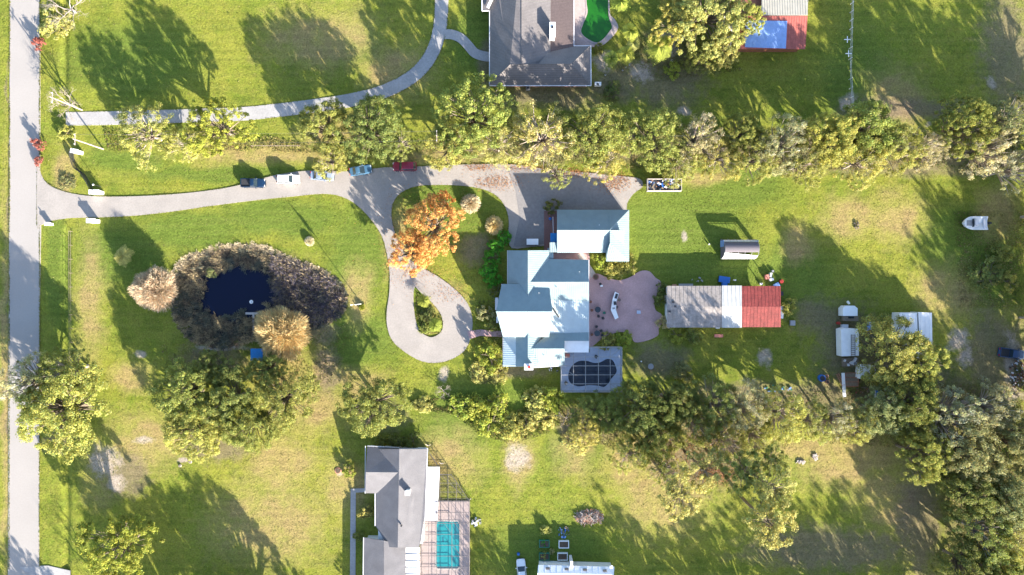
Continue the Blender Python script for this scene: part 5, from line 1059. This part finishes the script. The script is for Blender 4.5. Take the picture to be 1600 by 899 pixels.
# pond things
t = bldg('canopy', 401, 553, 'bright blue square canopy under the golden tree by the pond', 'canopy'); MB().plane([P(391.5,545,2.3), P(410.5,545,2.3), P(410.5,563.5,2.2), P(391.5,563.5,2.2)], .06).build('roof', M['bluetarp'], t); [MB().tube([(*P(401 + a, 554 + b_, 2.2)[:2], 0), P(401 + a, 554 + b_, 2.2)], .05, 5).build('post', M['grey'], t) for a in (-8, 8) for b_ in (-8, 8)]
t = bldg('dock', 395, 497, 'thin T-shaped dock over the lower side of the pond', 'dock'); MB().box(*P(394,490,-.4), 21 * S, .45, .1).build('crosspiece', M['coping'], t); MB().box(*P(396,506,-.41), .4, 30 * S, .1).build('walkway', M['coping'], t); [MB().tube([P(x_, y_, -1.9), P(x_, y_, -.42)], .07, 5).build('pile', M['wood'], t) for x_, y_ in ((385,490),(403,490),(396,505),(396,518))]
t = bldg('pond_fountain', 393, 472, 'small white round fountain float in the dark pond water', 'fountain'); MB().tube([P(393,472,-.74), P(393,472,-.6)], [.42, .32], 14).build('float', M['white'], t); MB().tube([P(393,472,-.6), P(393,472,-.35)], [.1, .05], 8).build('nozzle', M['grey'], t)
t = bldg('flagpole', 565, 474, 'white flagpole with a limp flag on the lawn right of the pond', 'flagpole'); b = P(565,475); T_ = Vector((b.x, b.y, 9.2)); MB().tube([b, T_], [.085, .045], 8).build('pole', M['white'], t); MB().tube([T_, T_ + Vector((0,0,.18))], .11, 8).build('finial', M['trim'], t)
vs_, fs = [], []
for i in range(9):
    for j in range(5): vs_.append((b.x + .05 + .16 * j, b.y + .05 * math.sin(j * 1.9 + i * .5), 9.0 - .26 * i - .25 * j))
for i in range(8):
    for j in range(4): q_ = i * 5 + j; fs.append((q_, q_ + 1, q_ + 6, q_ + 5))
MB().add(vs_, fs).build('flag', M['white'], t)
t = bldg('ground_spotlight', 556, 477, 'tiny dark ground light beside the flagpole', 'light'); MB().tube([P(556,477,0), P(556,477,.35)], .12, 8).build('body', M['dark'], t); MB().tube([P(556,477,.35), P(556,477,.4)], .1, 8).build('lens', M['lampglass'], t)
# utility poles and wires
def upole(bx, by, label, arm=0.0, h_=9.6):
    b = P(bx, by); t = empty('utility_pole', (b.x, b.y, -.2), label, 'utility pole'); MB().tube([(b.x, b.y, -.2), (b.x, b.y, h_)], [.17, .11], 9).build('pole', M['palebark'], t)
    MB().box(b.x, b.y, h_ - .6, .12, 2.2, .14, arm).build('crossarm', M['palebark'], t); [MB().tube([(b.x, b.y + k, h_ - .5), (b.x, b.y + k, h_ - .25)], .06, 6).build('insulator', M['trim'], t) for k in (-.9, 0.0, .9)]
    return b
b1 = upole(161, 233, 'white-looking utility pole above the white entrance wall'); b2 = upole(128, 172, 'slim utility pole beside the leafless tree over the road'); b3 = upole(690, 228, 'utility pole among the trees above the driveway')
def wire(a, b, dy, label, z=9.2, sag=.7):
    pts = [Vector((a.x + (b.x - a.x) * k / 14, a.y + dy + (b.y - a.y) * k / 14, z - sag * 4 * (k / 14) * (1 - k / 14))) for k in range(15)]; o = MB().tube(pts, .022, 3).build('power_line', M['dark']); tag(o, label, 'power line', 'overhead power lines')
wire(b1, b3, .9, 'upper power line over the long lawn strip beside the driveway'); wire(b1, b3, -.9, 'lower power line over the long lawn strip beside the driveway'); wire(b3, P(1400, 226), 0, 'power line over the tree row north of the patio'); wire(b2, b1, .2, 'short power line between the two roadside poles')
# gate walls
def gwall(px, py, sx, sy, h_, label, ball=False, rz=0):
    p = P(px, py, h_); t = lempty('gate_pillar', (p.x, p.y, -.2), label, 'gate pillar', 'white entrance pillars', R(rz)); MB().box(0,0,h_ / 2, sx, sy, h_).build('pillar', M['wallw'], t, local=True); MB().box(0,0,h_ + .05, sx + .2, sy + .2, .12).build('cap', M['white'], t, local=True)
    MB().tube([(0,0,h_ + .1), (0,0,h_ + .35)], [.08, .04], 8).build('lantern_base', M['dark'], t, local=True); MB().tube([(0,0,h_ + .35), (0,0,h_ + .6)], [.14, .1], 8).build('lantern', M['lampglass'], t, local=True)
gwall(141,345,1.6,.7,1.9,'white pillar on the lower side of the driveway mouth'); gwall(146,300,1.9,.7,1.9,'white pillar on the upper side of the driveway mouth'); gwall(73,350,.9,.5,1.3,'small white pillar at the street corner of the driveway'); gwall(115,236,1.3,.7,2.0,'white pillar under the top of the utility pole',rz=-10)
t = bldg('curved_fence', 128, 268, 'low dark curved fence between the two upper entrance pillars', 'fence'); mb = MB(); cp = smooth_poly([(115,239),(117,252),(122,264),(132,272),(140,284),(146,297)], 5, False)
pp = [P(a[0], a[1], 0) for a in cp]; mb.tube([p_ + Vector((0,0,1.5)) for p_ in pp], .05, 4); mb.tube([p_ + Vector((0,0,.3)) for p_ in pp], .04, 4); mb.build('rails', M['black'], t); mb = MB(); [mb.box(p_.x, p_.y, .75, .05, .05, 1.5) for p_ in pp]
for i in range(len(pp) - 1): [mb.box(*(pp[i].lerp(pp[i + 1], u_) + Vector((0,0,.75))), .03, .03, 1.4) for u_ in (.25, .5, .75)]
mb.build('pickets', M['black'], t)
def light_post(px, py, label): t = bldg('lamp_post', px, py, label, 'lamp post'); p = P(px, py); MB().tube([p, p + Vector((0,0,2.6))], .05, 6).build('post', M['dark'], t); MB().tube([p + Vector((0,0,2.6)), p + Vector((0,0,2.8)), p + Vector((0,0,2.98))], [.1, .2, .08], 10).build('globe', M['white'], t)
light_post(158.5, 292, 'lamp post with white globe beside the upper driveway pillar')
# fences
def fence(px_pts, label, hgt_=1.2, m_='wood', step=16, rails=(1.1, .6), name='fence', pr=.05):
    t = bldg(name, px_pts[0][0], px_pts[0][1], label, 'fence'); mb = MB()
    for i in range(len(px_pts) - 1):
        a, b_ = Vector(px_pts[i]), Vector(px_pts[i + 1]); n = max(1, int((b_ - a).length / step))
        for zz in rails: mb.tube([P(a.x, a.y, 0) + Vector((0,0,zz)), P(b_.x, b_.y, 0) + Vector((0,0,zz))], .03, 4)
        for k in range(n + 1): q_ = P(*a.lerp(b_, k / n)); MB().tube([q_ - Vector((0,0,.3)), q_ + Vector((0,0,hgt_))], pr, 6).build('post', M[m_], t)
    mb.build('rails', M[m_], t); return t
fence([(113,362),(114,600)], 'thin wire fence along the roadside ditch', 1.2, 'wood', 20, (1.15, .6))
fence([(1330,-20),(1327,60),(1326,110),(1329,168)], 'white-posted fence running down from the top edge', 1.3, 'wallw', 13, (1.2, .7), pr=.09)
fence([(395,229),(470,229)], 'low dark wire fence on the lawn between two trees', 1.1, 'wood', 18, (1.0, .5))
for (x_, y_) in ((1324,62),(1326,84)): 
    t = bldg('fence_brace', x_, y_, 'white cross-shaped brace on the fence, ' + ('upper' if y_ < 70 else 'lower') + ' of two', 'brace'); MB().box(*P(x_, y_, 1.35), 1.3, .14, .1).build('bar', M['white'], t); MB().box(*P(x_, y_, 1.25), .14, 1.3, .09).build('crossbar', M['white'], t)
# garden details bottom
for i, (x_, y_, m_, lb) in enumerate(((850.5,850,'grey','dark raised bed, upper left of the four planters'),(881,851,'soil','white-framed raised bed, upper right of the four planters'),(850.5,870,'grey','green raised bed, lower left of the four planters'),(879,870,'soil','white-framed raised bed, lower right of the four planters'))):
    p = P(x_, y_, .4); t = lempty('raised_bed', (p.x, p.y, -.1), lb, 'raised bed', 'raised beds above the mobile home'); mb = MB(); w_, h_ = 16 * S, 10.5 * S; fm = 'white' if x_ > 860 else 'green'
    for s_ in (-1, 1): mb.box(0, s_ * (h_ / 2), .3, w_, .14, .6); mb.box(s_ * (w_ / 2 - .07), 0, .3, .14, h_ - .16, .59)
    mb.build('frame', M[fm], t, local=True); MB().box(0, 0, .25, w_ - .3, h_ - .16, .5).build('soil', M['soil'], t, local=True)
for (x_, y_, r_, h_, tn, lb) in ((850,849,7,.8,'E','dark leafy crop in the upper left raised bed'),(850,869,7,.8,'Y','thin olive crop in the lower left raised bed'),(853,828,9,1.6,'L','pale yellow-green bush above the raised beds'),(862,862,5,1.2,'M','small silvery plant between the raised beds')): plant('bush', x_, y_, r_, h_, tn, lb, name='garden_plant', cat='plant')
def heap(px, py, rx, ry, h_, mats, n, name, label, cat, seed, long_=False):
    t = bldg(name, px, py, label, cat); r2 = random.Random(seed)
    for m_ in mats:
        mb = MB()
        for i in range(n):
            if not long_: mb = MB()
            a, q_ = r2.uniform(0, 6.28), math.sqrt(r2.random()); c_ = P(px + math.cos(a) * q_ * rx, py + math.sin(a) * q_ * ry); zz = max(.03, h_ * (1 - q_ * q_) * r2.random())
            if long_: d = Vector((r2.uniform(-1, 1), r2.uniform(-1, 1), r2.uniform(-.2, .3))).normalized() * r2.uniform(.3, .9); mb.tube([c_ + Vector((0,0,zz)) - d, c_ + Vector((0,0,zz)) + d], [.05, .02], 4, False)
            else: mb.box(c_.x, c_.y, zz, r2.uniform(.1, .5), r2.uniform(.08, .35), r2.uniform(.06, .25), r2.uniform(0, 3.1)).build('piece', M[m_], t)
        if long_: mb.build('pieces' if len(mats) == 1 else 'pieces', M[m_], t)
    return t
heap(920,808,21,11,.9,['clay','palebark','coping'],110,'brush_pile','tan brush pile on the lawn above the mobile home shadow','brush pile',3,True)
heap(881,831,9,9,.5,['paletarp','blue','wood'],10,'junk_pile','blue and brown junk pile above the raised beds','junk pile',4)
heap(1252,722,8,3,.2,['coping','palebark'],14,'rubble_pile','left pale rubble pile on the dry lawn','rubble',5); heap(1274,714,4,5,.2,['coping','palebark'],12,'rubble_pile','right pale rubble pile on the dry lawn','rubble',6)
heap(1590,585,14,22,.8,['wood','trim','rust','dark'],34,'scrap_pile','rusty scrap and timber pile below the dark blue truck','scrap',7)
heap(1215,607,24,6,.4,['green','paletarp'],12,'tarp_pile','teal tarp remnants above the pine grove','tarp',8)
heap(1352,612,16,9,.5,['rust','wood'],12,'scrap_pile','rusty red-brown scrap on the dark soil below the low shed','scrap',21)
heap(1338,352,4,7,.5,['black','wood'],9,'ash_pile','dark burnt stump pile alone on the back lawn','ash pile',9)
heap(744,816,8,6,.9,['trim','white','grey'],9,'pump_equipment','white pool pump equipment outside the bronze screen cage','pump',11)
heap(866,576,10,5,.4,['white','dark'],10,'pool_gear','jumbled pool gear behind the lower right house corner','pool gear',12)
heap(1090,437,10,3,.4,['grey'],6,'stone_row','grey stones along the back wall of the shed','stones',13)
t = bldg('stone_ring', 1063, 61, 'round white stone ring on sandy ground left of the barn', 'fire ring'); mb = MB(); c_ = P(1063,61)
for k in range(16): a = k * math.pi / 8; mb.box(c_.x + math.cos(a) * .62, c_.y + math.sin(a) * .62, .15, .26, .2, .35, a + 1.57)
mb.build('stones', M['wallw'], t); MB().tube([(c_.x, c_.y, -.1), (c_.x, c_.y, .1)], .5, 14).build('ash_bed', M['soil'], t)
barrel(1050,95,.22,.5,'white','flower_pot','white pot on bare ground below the green palm','pot','soil')
for x_, y_, lb in ((973,110,'leftmost of the small white pots by the tan-roofed house'),(978,105,'upper middle of the small white pots by the tan-roofed house'),(984,101,'rightmost of the small white pots by the tan-roofed house'),(946,117,'single white pot near the house corner shrub')): barrel(x_, y_, .16, .3, 'white', 'flower_pot', lb, 'pot', 'soil')
barrel(1017,573,.6,.25,'grey','well_cover','round grey well cover on the shaded lawn below the patio','cover'); barrel(1002,565,.14,.3,'white','lawn_marker','tiny white marker on the lawn right of the screened pool','marker')
barrel(810,866,.3,.5,'blue','bucket','blue bucket on the grass above the white sedan','bucket','blue')
barrel(281,728,.3,.3,'coping','tree_stump','pale stump, left of two below the joined crowns','stump','wood'); barrel(297,722,.34,.3,'coping','tree_stump','pale stump, right of two below the joined crowns','stump','wood')
barrel(528,736,.7,.2,'clay','stump_ring','round brick-coloured ring on the lawn left of the shingled house','ring','soil')
barrel(1108,382,.14,.5,'white','lawn_marker','white marker left of the arched shelter','marker')
for i, (x_, y_, rz_, lb) in enumerate(((669,696,40,'bent pale statue post at the upper right corner of the shingled house'),(690,724,20,'bent pale statue post beside the white porch roof'))):
    t = bldg('downspout_tree', x_, y_, lb, 'post'); p = P(x_, y_); MB().tube([p, p + Vector((.1,.2,1.2)), p + Vector((.7,.5,1.7))], [.12,.09,.05], 6).build('stem', M['coping'], t); MB().tube([p + Vector((.1,.2,1.2)), p + Vector((-.4,.6,1.6))], [.08,.04], 6).build('branch', M['coping'], t)
t = bldg('downspout_tree', 733, 780, 'bent pale statue post at the corner of the bronze screen cage', 'post'); p = P(733,780); MB().tube([p, p + Vector((.1,.2,1.2)), p + Vector((.5,.6,1.7))], [.12,.09,.05], 6).build('stem', M['coping'], t)
